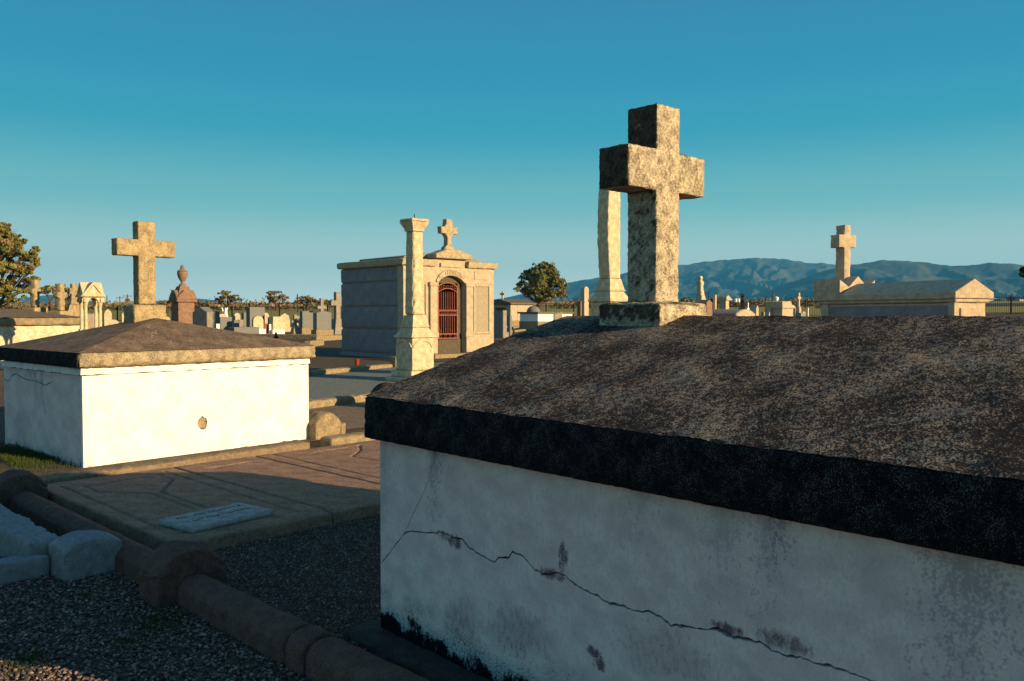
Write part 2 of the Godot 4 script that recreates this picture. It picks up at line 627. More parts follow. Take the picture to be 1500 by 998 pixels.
func camera_sky_sun():
	var cam := Camera3D.new()
	cam.name = "camera"
	cam.fov = rad_to_deg(2.0 * atan(CY / FOCAL))
	cam.position = Vector3(0, EYE, 0)
	cam.rotation.x = -PITCH
	cam.near = 0.05
	cam.far = 20000.0
	add_child(cam)
	cam.current = true
	# clear evening air by height above the horizon, linear values, the same all round
	var air := [[0.0, Vector3(.48, .57, .52)], [3.7, Vector3(.31, .44, .405)], [7.4, Vector3(.115, .315, .33)], [11.9, Vector3(.030, .220, .305)], [16.3, Vector3(.021, .178, .290)], [20.4, Vector3(.026, .150, .262)], [45.0, Vector3(.050, .125, .235)], [90.0, Vector3(.060, .115, .215)]]
	var pano := Image.create(256, 512, false, Image.FORMAT_RGBF)
	for j in 512:
		var up := 90.0 - (j + 0.5) / 512.0 * 180.0
		var c := Vector3(.10, .10, .09)
		if up >= 0.0:
			for i in air.size() - 1:
				if up <= air[i + 1][0]:
					c = air[i][1].lerp(air[i + 1][1], smoothstep(0.0, 1.0, (up - air[i][0]) / (air[i + 1][0] - air[i][0])) * 0.4 + 0.6 * (up - air[i][0]) / (air[i + 1][0] - air[i][0]))
					break
		for i in 256:
			pano.set_pixel(i, j, Color(c.x, c.y, c.z))
	var sky := PanoramaSkyMaterial.new()
	sky.panorama = ImageTexture.create_from_image(pano)
	var env := Environment.new()
	env.background_mode = Environment.BG_SKY
	env.sky = Sky.new()
	env.sky.sky_material = sky
	env.tonemap_mode = Environment.TONE_MAPPER_LINEAR
	env.tonemap_exposure = 1.65
	env.sdfgi_enabled = true
	env.ssao_enabled = true
	env.ssil_enabled = true
	env.fog_enabled = true
	env.fog_density = 0.00008
	env.fog_light_color = Color(.22, .53, .70)
	var we := WorldEnvironment.new()
	we.name = "world_environment"
	we.environment = env
	add_child(we)
	var sun := DirectionalLight3D.new()
	sun.name = "sun"
	sun.light_energy = 1.6
	sun.light_color = Color(1.0, .885, .69)
	sun.light_angular_distance = 0.5
	sun.shadow_enabled = true
	add_child(sun)
	var el := deg_to_rad(14.0)
	var to_sun := Vector3(.887 * cos(el), sin(el), .462 * cos(el))
	sun.look_at_from_position(to_sun * 50.0, Vector3.ZERO)

# ---------- ground ----------
func build_ground():
	var rows := []
	var d := -16.0
	while d < 5200.0:
		var row := []
		var half := (maxf(d, 0.0) + 24.0) * 1.5
		for j in 81:
			var x := lerpf(-half, half, j / 80.0)
			row.append(Vector3(x, terrain(x, -d) - 0.006, -d))
		rows.append(row)
		d += maxf(1.0, d * 0.04)
	setting("ground", sheet(rows), M.ground)
	# grass beyond the graves, the runway and the verge behind it
	for strip in [["grass_field", 84.0, 5000.0, 0.03, M.far_grass], ["asphalt_runway", 150.0, 235.0, 0.09, M.asphalt]]:
		var r := []
		var q: float = strip[1]
		while true:
			var row := []
			for j in 61:
				var x := lerpf(-1.1, 1.1, j / 60.0) * q
				if strip[0] == "asphalt_runway":
					x = lerpf(0.36, 1.1, j / 60.0) * q
				row.append(Vector3(x, terrain(x, -q) + strip[3], -q))
			r.append(row)
			if q >= strip[2]:
				break
			q = minf(strip[2], q * 1.05)
		setting(strip[0], sheet(r), strip[4])

func ridge_at(table: Array, px: float) -> float:
	for i in table.size() - 1:
		if px <= table[i + 1][0]:
			var t := clampf((px - table[i][0]) / (table[i + 1][0] - table[i][0]), 0.0, 1.0)
			return lerpf(table[i][1], table[i + 1][1], t)
	return table[-1][1]

func mountain(called: String, label: String, table: Array, d0: float, d1: float, sd: int, cut: float):
	var n := FastNoiseLite.new()
	n.seed = sd
	n.noise_type = FastNoiseLite.TYPE_SIMPLEX
	n.frequency = 1.0
	n.fractal_type = FastNoiseLite.FRACTAL_RIDGED
	n.fractal_octaves = 4
	var n2 := FastNoiseLite.new()
	n2.seed = sd + 9
	n2.frequency = 1.0
	n2.fractal_octaves = 4
	var p0: float = table[0][0]
	var p1: float = table[-1][0]
	var cols := int((p1 - p0) / 2.6)
	var rows := []
	var nrow := 76
	for i in nrow + 1:
		var row := []
		var t := float(i) / nrow                       # 0 at the foot, 1 behind the crest
		for j in cols + 1:
			var px := lerpf(p0, p1, float(j) / cols)
			var dd := lerpf(d0, d1, t)
			var crest := at(px, ridge_at(table, px), lerpf(d0, d1, 0.82)).y
			var x := (px - CX) / FOCAL * dd
			var base := terrain(x, -dd) - 5.0
			var rise := clampf(t / 0.82, 0.0, 1.0)
			var prof := pow(rise, 1.25) if t <= 0.82 else 1.0 - (t - 0.82) / 0.18 * 0.55
			var u := x / 620.0
			var w := dd / 1250.0
			var gully := n.get_noise_2d(u + 0.35 * n2.get_noise_2d(u * 0.6, w * 0.9), w)
			var carve := cut * (0.5 - 0.5 * gully) * sin(clampf(t / 0.82, 0.0, 1.0) * PI) ** 0.7 if t <= 0.82 else 0.0
			var y := base + (crest - base) * maxf(0.0, prof - carve)
			y += (crest - base) * 0.03 * n2.get_noise_2d(u * 5.0, w * 9.0) * rise
			row.append(Vector3(x, y, -dd))
		rows.append(row)
	var mesh := sheet(rows)
	var arr := mesh.surface_get_arrays(0)
	var cols_out := PackedColorArray()
	for v in arr[Mesh.ARRAY_VERTEX]:
		var g: float = n2.get_noise_2d(v.x / 420.0, v.z / 600.0) + 0.5 * n2.get_noise_2d(v.x / 90.0, v.z / 140.0)
		var bush := smoothstep(-0.12, 0.18, g)
		cols_out.append(Color(.085, .095, .065).lerp(Color(.045, .055, .05), bush))
	arr[Mesh.ARRAY_COLOR] = cols_out
	var m := ArrayMesh.new()
	m.add_surface_from_arrays(Mesh.PRIMITIVE_TRIANGLES, arr)
	setting(called, m, M.hill, label)

func build_mountains():
	mountain("mountains", "far blue mountain range", [[560, 452], [660, 446], [735, 437], [790, 425], [830, 414], [870, 407], [930, 397], [995, 387], [1040, 382], [1080, 378], [1112, 376], [1150, 379], [1190, 384], [1235, 388], [1300, 392], [1400, 398], [1520, 402], [1700, 404], [1900, 412]], 4300.0, 7600.0, 3, 0.42)
	mountain("mountains", "nearer ridge of green brown hills", [[1010, 455], [1080, 440], [1150, 417], [1200, 398], [1235, 389], [1262, 384], [1295, 379], [1330, 380], [1360, 385], [1392, 389], [1420, 386], [1450, 384], [1475, 385], [1500, 387], [1560, 382], [1700, 392], [1900, 400]], 3000.0, 5200.0, 8, 0.5)
	mountain("hills", "low distant hills at the left", [[-160, 446], [0, 440], [52, 434], [76, 431], [100, 436], [160, 445], [230, 441], [280, 436], [320, 440], [420, 450], [520, 455]], 5200.0, 7600.0, 14, 0.3)

# ---------- the large vault in front ----------
const VA := 47.5
var crack := [[0.002, 0.357], [0.084, 0.435], [0.148, 0.496], [0.209, 0.554], [0.289, 0.574], [0.385, 0.586], [0.514, 0.612], [0.585, 0.606], [0.646, 0.607], [0.697, 0.579], [0.771, 0.566], [0.862, 0.551], [0.89, 0.58], [0.944, 0.587], [0.971, 0.618], [1.04, 0.617], [1.105, 0.574], [1.161, 0.569], [1.242, 0.598], [1.307, 0.577], [1.402, 0.553], [1.439, 0.557], [1.481, 0.54], [1.552, 0.544], [1.597, 0.547], [1.653, 0.546], [1.683, 0.559], [1.734, 0.554], [1.778, 0.534], [1.858, 0.554], [1.91, 0.553], [1.945, 0.571], [2.019, 0.566], [2.071, 0.568], [2.117, 0.573], [2.162, 0.562], [2.215, 0.558], [2.257, 0.567], [2.299, 0.564], [2.371, 0.57], [2.426, 0.569], [2.471, 0.565], [2.7, 0.57], [3.14, 0.55]]

func crack_at(s: float) -> float:
	return ridge_at(crack, s)

func wall_texture(w: int, h: int, metres: float, streaks: Array, blots: Array, plainer: bool) -> ImageTexture:      # stained lime wash
	var d := PackedByteArray()
	d.resize(w * h * 3)
	var co: PackedByteArray = N.coarse
	var me: PackedByteArray = N.medium
	var fi: PackedByteArray = N.fine
	var wh: PackedByteArray = N.white
	var k := 0
	for j in h:
		var y := 1.0 - (j + 0.5) / h
		for i in w:
			var s := (i + 0.5) / w * metres
			var n1 := co[(((j * 2) & 511) * 512 + ((i + i / 3) & 511)) & 262143] / 255.0
			var n2 := me[((j * 512) + ((i * 2) & 511) + 999) & 262143] / 255.0
			var n3 := fi[(((j & 511) * 512) + (i & 511)) & 262143] / 255.0
			var n4 := wh[(((j & 511) * 512) + ((i * 3) & 511)) & 262143] / 255.0
			var col := Vector3(.90, .81, .76).lerp(Vector3(.85, .755, .715), clampf((n1 - .35) * 1.8, 0.0, 1.0))
			col *= 0.93 + 0.14 * n2 + 0.05 * (n3 - 0.5)
			var pink := clampf((n2 - .52) * 2.0 + (n1 - .5), 0.0, 0.35)
			col = col.lerp(Vector3(.80, .66, .65), pink)
			for t in streaks:
				var dx: float = absf(s - t[0]) / t[1]
				if dx < 1.6:
					var dy: float = (0.985 - y) / t[2]
					if dy < 1.3:
						var f := clampf(1.0 - dx * 0.7, 0.0, 1.0) * clampf(1.15 - dy, 0.0, 1.0)
						f = clampf((f * 1.1 + (n3 - .5) * 1.3 + (n2 - .5) * 1.2 + (n4 - .5) * .5 - 0.3) * 2.2, 0.0, 1.0) * t[3] * 0.55
						col = col.lerp(Vector3(.46, .41, .44), f)
			for b in blots:
				var ex: float = (s - b[0]) / b[2]
				var ey: float = (y - b[1]) / b[3]
				var e := ex * ex + ey * ey
				if e < 2.2:
					var f := clampf((1.25 - e + (n3 - .5) * 1.0 + (n2 - .5) * 1.6) * b[4], 0.0, 0.8)
					col = col.lerp(Vector3(.36, .27, .28), f)
			# black mould creeping up from the ground
			var top := (0.0 if plainer else 0.10) + 0.05 * (n1 - .5) * 2.0 + 0.07 * (n2 - .45) + (0.05 if s < 0.35 else 0.0) * n1 + maxf(0.0, 0.06 - absf(s - 0.40)) * 0.5 + maxf(0.0, .05 - absf(s - .5)) * .6
			var m := clampf((top - y) / 0.035 + (n4 - .5) * 1.5 + (n3 - .5) * 1.6, 0.0, 1.0)
			var haze := clampf((top + 0.12 - y) / 0.14, 0.0, 1.0) * clampf((n3 + n4 - 1.15) * 3.0, 0.0, 1.0)
			col = col.lerp(Vector3(.10, .10, .12), maxf(m, haze * 0.8))
			col *= 0.97 + 0.06 * n4
			d[k] = int(clampf(col.x * 255.0, 0.0, 255.0))
			d[k + 1] = int(clampf(col.y * 255.0, 0.0, 255.0))
			d[k + 2] = int(clampf(col.z * 255.0, 0.0, 255.0))
			k += 3
	return rgb_texture(w, h, d)

func roof_texture() -> ImageTexture:                       # dark lichen in ragged patches on brown cement, pale worm-like scratches
	var w := 1600
	var h := 720
	var img := Image.create(w, h, false, Image.FORMAT_RGB8)
	var big := FastNoiseLite.new()
	big.seed = 71
	big.frequency = 0.045
	big.fractal_octaves = 5
	big.fractal_gain = 0.62
	var ib := big.get_image(w, h)
	ib.convert(Image.FORMAT_L8)
	var A := ib.get_data()
	big.seed = 72
	big.frequency = 0.16
	big.fractal_octaves = 3
	ib = big.get_image(w, h)
	ib.convert(Image.FORMAT_L8)
	var B := ib.get_data()
	big.seed = 73
	big.frequency = 0.004
	big.fractal_octaves = 2
	ib = big.get_image(w, h)
	ib.convert(Image.FORMAT_L8)
	var C := ib.get_data()
	var d := PackedByteArray()
	d.resize(w * h * 3)
	for i in w * h:
		var a := A[i] / 255.0
		var b := B[i] / 255.0
		var c := C[i] / 255.0
		var e := rng.randf()
		var dark := clampf(((a - .5) * 1.1 + (b - .5) * 1.5 + (c - .5) * 0.65 + (e - .5) * .5 + 0.02) * 3.0 + .5, 0.0, 1.0)
		var col := Vector3(.51, .45, .385).lerp(Vector3(.66, .595, .515), clampf((e + b - 1.0) * 1.6, 0.0, 1.0))
		col = col.lerp(Vector3(.195, .165, .15), dark)
		col *= 0.72 + 0.56 * e
		d[i * 3] = int(clampf(col.x * 255.0, 0.0, 255.0))
		d[i * 3 + 1] = int(clampf(col.y * 255.0, 0.0, 255.0))
		d[i * 3 + 2] = int(clampf(col.z * 255.0, 0.0, 255.0))
	img.set_data(w, h, false, Image.FORMAT_RGB8, d)
	for q in 20:
		var p := Vector2(rng.randf_range(10, 560) if q < 17 else rng.randf_range(500, w - 10), rng.randf_range(20, h - 20))
		var ang := rng.randf_range(-0.5, 0.5)
		for s in rng.randi_range(18, 70):
			ang += rng.randf_range(-0.22, 0.22)
			p += Vector2(cos(ang), sin(ang)) * 1.3
			var pi := Vector2i(p)
			if pi.x > 1 and pi.y > 1 and pi.x < w - 2 and pi.y < h - 2:
				img.set_pixelv(pi, Color(.72, .66, .58))
				img.set_pixelv(pi + Vector2i(0, 1), Color(.64, .58, .51))
				if s % 3 != 0:
					img.set_pixelv(pi + Vector2i(1, -1), Color(.62, .56, .50))
	return ImageTexture.create_from_image(img)

func build_large_vault():
	var wc := G(558, 930)                                   # near bottom corner of the white wall at the far end
	var v := vdir(VA)
	var w := wdir(VA)
	var o := wc - 0.06 * (v + w)                            # eave corner on the ground; +X across, +Z along towards the camera's right
	var t := thing("burial_vault", "large white burial vault with black fascia and cracked stained wall", "tomb", Vector3(o.x, 0, o.z), VA)
	var wide := 2.72
	var long := 3.06
	var half := wide * 0.5
	var wall_mat := base_material(0.95, 0.2)
	var streaks := [[0.44, 0.04, 0.30, .75], [0.50, 0.06, 0.10, .5], [1.64, 0.06, 0.18, .45], [1.79, 0.05, 0.14, .25], [1.98, 0.07, 0.26, .5], [2.14, 0.04, 0.3, .55], [2.19, 0.035, 0.12, .8], [2.72, 0.10, 0.34, .75], [2.95, 0.05, 0.2, .6], [1.30, 0.05, 0.1, .3], [0.03, 0.04, 0.6, .4], [2.45, .05, .2, .25]]
	var blots := [[0.60, 0.585, 0.05, 0.03, .6], [0.52, 0.60, 0.06, 0.02, .4], [1.262, 0.66, 0.022, 0.055, .75], [1.20, 0.58, 0.08, 0.022, .5], [1.42, 0.335, 0.035, 0.02, .75], [1.455, 0.30, 0.03, 0.03, .8], [2.0, 0.585, 0.06, 0.02, .7], [2.2, 0.60, 0.1, 0.03, .4], [1.0, 0.30, 0.18, 0.10, .22], [0.65, 0.25, 0.12, .1, .2], [1.75, 0.42, 0.2, 0.1, .18], [2.3, .35, .3, .12, .15]]
	wall_mat.albedo_texture = wall_texture(1256, 400, 3.14, streaks, blots, false)
	# left wall: a skin parted by the crack, in front of the core
	var st := tool()
	var cuts := []
	var s := 0.0
	while s < 2.939:
		cuts.append(s)
		s += 0.012
	for c in crack:
		if c[0] > 0.004 and c[0] < 2.93:
			cuts.append(c[0])
	cuts.append(2.94)
	cuts.append(.213)
	cuts.append(.452)
	cuts.sort()
	var gap := func(q: float) -> float:
		var g := 0.004 + 0.008 * absf(fnl.get_noise_1d(q * 90.0)) + 0.007 * maxf(0.0, fnl.get_noise_1d(q * 31.0 + 40.0))
		if q > 1.93 and q < 2.05:
			g += 0.010 * sin((q - 1.93) / 0.12 * PI)
		if q > 2.45:
			g *= clampf(1.0 - (q - 2.45) / 0.4, 0.12, 1.0)
		return g
	var top := 0.985
	var put := func(p: Array, nn: Vector3):
		var q := p.map(func(e): return Vector3(e.x, e.z, e.y + 0.06))
		var order := [0, 1, 2, 0, 2, 3]
		if (q[1] - q[0]).cross(q[2] - q[0]).dot(nn) > 0.0:
			order = [0, 2, 1, 0, 3, 2]
		for m in order:
			st.set_normal(nn)
			st.set_uv(Vector2(p[m].y / 3.14, 1.0 - p[m].z))
			st.add_vertex(q[m])
	for i in cuts.size() - 1:
		var a: float = cuts[i]
		var b: float = cuts[i + 1]
		if b - a < 0.0005:
			continue
		var ga: float = gap.call(a) * 0.5
		var gb: float = gap.call(b) * 0.5
		var ca := crack_at(a) + 0.006 * fnl.get_noise_1d(a * 260.0)
		var cb := crack_at(b) + 0.006 * fnl.get_noise_1d(b * 260.0)
		# x out of the wall, then along, then height
		put.call([Vector3(.06, a, 0), Vector3(.06, b, 0), Vector3(.06, b, cb - gb), Vector3(.06, a, ca - ga)], Vector3.LEFT)
		if a >= 0.213 and b <= 0.452:                         # the hairline branch climbs to the eave
			var ha := clampf(ridge_at([[0.213, 0.557], [0.27, 0.65], [0.377, 0.794], [0.443, 0.945], [0.452, top]], a), ca + ga, top)
			var hb := clampf(ridge_at([[0.213, 0.557], [0.27, 0.65], [0.377, 0.794], [0.443, 0.945], [0.452, top]], b), cb + gb, top)
			put.call([Vector3(.06, a, ca + ga), Vector3(.06, b, cb + gb), Vector3(.06, b, maxf(cb + gb, hb - .004)), Vector3(.06, a, maxf(ca + ga, ha - .004))], Vector3.LEFT)
			put.call([Vector3(.06, a, ha), Vector3(.06, b, hb), Vector3(.06, b, top), Vector3(.06, a, top)], Vector3.LEFT)
		else:
			put.call([Vector3(.06, a, ca + ga), Vector3(.06, b, cb + gb), Vector3(.06, b, top), Vector3(.06, a, top)], Vector3.LEFT)
		put.call([Vector3(.06, a, ca - ga), Vector3(.06, b, cb - gb), Vector3(0.19, b, cb - gb), Vector3(0.19, a, ca - ga)], Vector3.UP)
		put.call([Vector3(.06, a, ca + ga), Vector3(.06, b, cb + gb), Vector3(0.19, b, cb + gb), Vector3(0.19, a, ca + ga)], Vector3.DOWN)
	put.call([Vector3(.06, 0, 0), Vector3(0.19, 0, 0), Vector3(0.19, 0, top), Vector3(.06, 0, top)], Vector3.FORWARD)
	put.call([Vector3(.06, 2.94, 0), Vector3(0.19, 2.94, 0), Vector3(0.19, 2.94, top), Vector3(.06, 2.94, top)], Vector3.BACK)
	var side := obj("side_wall", st, wall_mat, t)
	side.set_meta("label", "white side wall split by a long jagged crack")
	obj("chamber", cbox(Vector3(.195, -.1, .06), Vector3(wide - .06, .985, long - .06), .004), M.white_plaster, t)
	var fascia := solid([0.0, wide], [0.985, 1.20], [0.0, long], func(_i, _j, _k): return true, 0.022, 0.0022, 9.0, 0.45)
	obj("fascia", fascia, M.black_fascia, t).set_meta("label", "black lichen covered edge of the roof slab")
	# roof: two slopes and two steep hipped ends
	var roof_mat := base_material(1.0, 0.15)
	roof_mat.albedo_texture = roof_texture()
	roof_mat.heightmap_enabled = true
	roof_mat.heightmap_texture = roof_mat.albedo_texture
	roof_mat.heightmap_scale = 0.3
	var rise := 1.594
	for sgn in [-1.0, 1.0]:
		var rows := []
		for i in 49:
			var row := []
			var q := i / 48.0                             # from the eave to the ridge
			for j in 121:
				var p := j / 120.0
				var z := lerpf(lerpf(0.006, 0.10, q), lerpf(long - 0.006, long - 0.10, q), p)
				var x: float = half + sgn * (half - 0.006) * (1.0 - q)
				var y := lerpf(1.197, rise, q) + 0.005 * fnl.get_noise_2d(x * 40.0, z * 40.0) + 0.0025 * fnl.get_noise_2d(x * 300.0, z * 300.0) + 0.012 * sin(q * PI)
				row.append(Vector3(x, y, z))
			rows.append(row)
		obj("roof_slope", sheet(rows, true), roof_mat, t)
	for e in [0.0, 1.0]:
		var ends := tool()
		var z0 := 0.006 if e == 0.0 else long - 0.006
		var z1 := 0.10 if e == 0.0 else long - 0.10
		face(ends, [Vector3(0.006, 1.197, z0), Vector3(wide - .006, 1.197, z0), Vector3(half, rise, z1)], Vector3(0, .3, -1.0 if e == 0.0 else 1.0))
		obj("roof_end", ends, M.grey_roof, t)
	obj("plinth", rough(Vector3(-.10, -.05, -.10), Vector3(wide + .1, .035, long + .1), .05, .006, 5.0, .6), M.dark_stone, t)
	# stone cross on the ridge: a thing of its own
	var c := Vector3(o.x, 0, o.z) + v * half + w * 0.735
	var x := thing("stone_cross", "lichen speckled stone cross on block base atop the large vault", "cross", Vector3(c.x, 0, c.z), VA)
	var b := 0.2075
	# patches of black lichen, thick on the weather side of the head and arms and along the top of the base
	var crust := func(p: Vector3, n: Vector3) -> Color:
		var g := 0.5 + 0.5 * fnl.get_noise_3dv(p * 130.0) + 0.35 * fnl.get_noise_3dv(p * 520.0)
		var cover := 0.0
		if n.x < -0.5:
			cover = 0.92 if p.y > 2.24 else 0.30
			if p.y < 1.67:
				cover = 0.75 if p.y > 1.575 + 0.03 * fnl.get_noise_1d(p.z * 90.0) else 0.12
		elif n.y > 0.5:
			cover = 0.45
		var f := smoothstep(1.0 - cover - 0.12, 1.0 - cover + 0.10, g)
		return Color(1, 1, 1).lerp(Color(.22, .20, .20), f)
	obj("base", tinted(rough(Vector3(-b, 1.47, -b), Vector3(b, 1.655, b), .0125, .004, 9.0, .6, func(p: Vector3): return p + Vector3(0, (.028 * (1.0 - maxf(absf(p.x), absf(p.z)) / b) if p.y > 1.6 else 0.0), 0)), crust), M.lichen_cross, x)
	var shaft := solid([-.33, -.10, .10, .33], [1.66, 2.25, 2.462, 2.70], [-.10, .10], func(i, j, _k): return i == 1 or j == 1, .011, .0035, 10.0, .5)
	obj("shaft_and_arms", tinted(shaft, crust), M.lichen_cross, x)

# ---------- the square vault at the left ----------
func build_left_vault():
	var a := 42.0
	var o := G(122, 684.6)
	var t := thing("burial_vault", "square white burial vault with pyramid roof standing in full sun", "tomb", o, a)
	var L := 2.79                                            # along X
	var W := 2.40                                            # along -Z
	var hole := Vector2(1.33, .335)
	# front wall with a broken vent hole
	var st := tool()
	var ring := []
	var outer := []
	for i in 32:
		var g := TAU * i / 32.0
		var r := 0.062 + 0.012 * fnl.get_noise_1d(i * 9.0)
		ring.append(hole + Vector2(cos(g) * r, sin(g) * r * 1.25))
		var dd := Vector2(cos(g), sin(g))
		var k := minf(0.14 / maxf(absf(dd.x), 1e-4), 0.14 / maxf(absf(dd.y), 1e-4))
		outer.append(hole + dd * k)
	for i in 32:
		var j := (i + 1) % 32
		face(st, [Vector3(ring[i].x, ring[i].y, 0), Vector3(ring[j].x, ring[j].y, 0), Vector3(outer[j].x, outer[j].y, 0), Vector3(outer[i].x, outer[i].y, 0)], Vector3.BACK)
		var inw := Vector3(hole.x - ring[i].x, hole.y - ring[i].y, 0)
		face(st, [Vector3(ring[i].x, ring[i].y, 0), Vector3(ring[j].x, ring[j].y, 0), Vector3(ring[j].x, ring[j].y, -.05), Vector3(ring[i].x, ring[i].y, -.05)], inw)
	var xs := [0.0, hole.x - .14, hole.x + .14, L]
	var ys := [-.1, hole.y - .14, hole.y + .14, .956]
	for i in 3:
		for j in 3:
			if i == 1 and j == 1:
				continue
			face(st, [Vector3(xs[i], ys[j], 0), Vector3(xs[i + 1], ys[j], 0), Vector3(xs[i + 1], ys[j + 1], 0), Vector3(xs[i], ys[j + 1], 0)], Vector3.BACK)
	face(st, [Vector3(0, -.1, 0), Vector3(0, .956, 0), Vector3(0, .956, -.051), Vector3(0, -.1, -.051)], Vector3.LEFT)
	face(st, [Vector3(L, -.1, 0), Vector3(L, .956, 0), Vector3(L, .956, -.051), Vector3(L, -.1, -.051)], Vector3.RIGHT)
	obj("front_wall", st, M.white_plaster, t).set_meta("label", "sunlit white front wall with a broken vent hole")
	obj("vent_rubble", rough(Vector3(hole.x - .06, hole.y - .07, -.049), Vector3(hole.x + .06, hole.y + .07, -.012), .015, .012, 12.0, .6), M.kerb_stone, t)
	# shaded end wall parted by a crack
	var end_mat := base_material(0.95, 0.2)
	end_mat.albedo_texture = wall_texture(480, 200, 2.4, [[0.9, .30, .16, .8], [1.05, .06, .45, .6], [1.25, .05, .38, .7], [0.5, .2, .10, .6], [1.6, .15, .1, .5], [0.2, .1, .1, .4], [1.95, .2, .08, .4], [1.3, .015, .6, .5]], [[1.35, .5, .02, .05, .5], [.6, .3, .3, .2, .12]], true)
	var en := tool()
	var pts := [[0.0, .80], [0.18, .79], [0.3, .87], [0.42, .885], [0.6, .86], [0.8, .835], [1.0, .84], [1.2, .825], [1.36, .80], [1.5, .84], [1.62, .86]]
	var z := 0.0
	var put := func(q: Array):
		var vs := [Vector3(0, q[0], -W + q[2]), Vector3(0, q[1], -W + q[3]), Vector3(0, q[5], -W + q[3]), Vector3(0, q[4], -W + q[2])]
		for m in ([0, 1, 2, 0, 2, 3] if (vs[1] - vs[0]).cross(vs[2] - vs[0]).x > 0.0 else [0, 2, 1, 0, 3, 2]):
			en.set_normal(Vector3.LEFT)
			en.set_uv(Vector2((vs[m].z + W) / W, 1.0 - vs[m].y))
			en.add_vertex(vs[m])
	while z < W - 0.052:
		var z2 := minf(z + 0.06, W - 0.051)
		var wa := 0.008 * clampf((1.75 - z) / 0.4, 0.0, 1.0) * (0.5 + absf(fnl.get_noise_1d(z * 70.0)))
		var wb := 0.008 * clampf((1.75 - z2) / 0.4, 0.0, 1.0) * (0.5 + absf(fnl.get_noise_1d(z2 * 70.0)))
		var ca := ridge_at(pts, z) + 0.008 * fnl.get_noise_1d(z * 180.0)
		var cb := ridge_at(pts, z2) + 0.008 * fnl.get_noise_1d(z2 * 180.0)
		put.call([-.1, -.1, z, z2, ca - wa, cb - wb])
		put.call([ca + wa, cb + wb, z, z2, .956, .956])
		z = z2
	face(en, [Vector3(0, -.1, -W), Vector3(.03, -.1, -W), Vector3(.03, .956, -W), Vector3(0, .956, -W)], Vector3.FORWARD)
	obj("end_wall", en, end_mat, t).set_meta("label", "shaded white end wall with a thin crack")
	obj("chamber", cbox(Vector3(.03, -.1, -W), Vector3(L - .002, .95, -.052), .003), M.white_plaster, t)
	obj("frieze", rough(Vector3(-.03, .956, -W - .03), Vector3(L + .03, 1.04, .03), .06, .002, 6.0, .3), M.white_plaster, t)
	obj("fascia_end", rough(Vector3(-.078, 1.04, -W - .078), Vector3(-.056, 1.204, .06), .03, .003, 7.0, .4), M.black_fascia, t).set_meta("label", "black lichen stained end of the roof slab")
	obj("fascia", rough(Vector3(-.055, 1.04, -W - .075), Vector3(L + .075, 1.205, .075), .035, .005, 7.0, .7), M.stained_fascia, t).set_meta("label", "stained cream edge of the roof slab")
	var lo := Vector3(-.072, 1.203, -W - .072)
	var hi := Vector3(L + .072, 1.203, .072)
	var apex_f := Vector3(L * .5 - .03, 1.556, -W * .5 + .02)
	var apex_b := Vector3(L * .5 - .03, 1.556, -W * .5 - .30)
	var corners := [Vector3(lo.x, lo.y, hi.z), Vector3(hi.x, lo.y, hi.z), Vector3(hi.x, lo.y, lo.z), Vector3(lo.x, lo.y, lo.z)]
	var tops := [[apex_f, apex_f], [apex_f, apex_b], [apex_b, apex_b], [apex_b, apex_f]]
	for i in 4:
		var p: Vector3 = corners[i]
		var q: Vector3 = corners[(i + 1) % 4]
		var rows := []
		for r in 25:
			var row := []
			for c in 49:
				var k := r / 24.0
				var m := c / 48.0
				var at3: Vector3 = p.lerp(q, m).lerp(tops[i][0].lerp(tops[i][1], m), k)
				var e := minf(1.0, 6.0 * minf(minf(m, 1.0 - m), minf(k, 1.0 - k)))
				at3.y += (0.006 * fnl.get_noise_2d(at3.x * 50.0, at3.z * 50.0) + 0.006) * e
				row.append(at3)
			rows.append(row)
		obj("roof_slope", sheet(rows), M.vault_roof, t)
	# its cross
	var u := -wdir(a)
	var c3 := o + t.basis * Vector3(L * .5 - .075, 0, -W * .5 - .22)
	var x := thing("stone_cross", "tan stone cross on the pyramid roof of the square vault", "cross", Vector3(c3.x, 0, c3.z), 39.0)
	obj("base", rough(Vector3(-.215, 1.45, -.15), Vector3(.215, 1.725, .15), .03, .004, 8.0, .6), M.tan_cross, x)
	obj("shaft_and_arms", solid([-.385, -.115, .115, .385], [1.73, 2.335, 2.545, 2.775], [-.078, .078], func(i, j, _k): return i == 1 or j == 1, .02, .003, 9.0, .5), M.tan_cross, x)

# ---------- slab, rails, kerbs and granite plot ----------
func groove_depth(lines: Array, p: Vector2) -> float:
	var best := 9.0
	for l in lines:
		for i in l.size() - 1:
			var q := Geometry2D.get_closest_point_to_segment(p, l[i], l[i + 1])
			best = minf(best, p.distance_to(q))
	return best

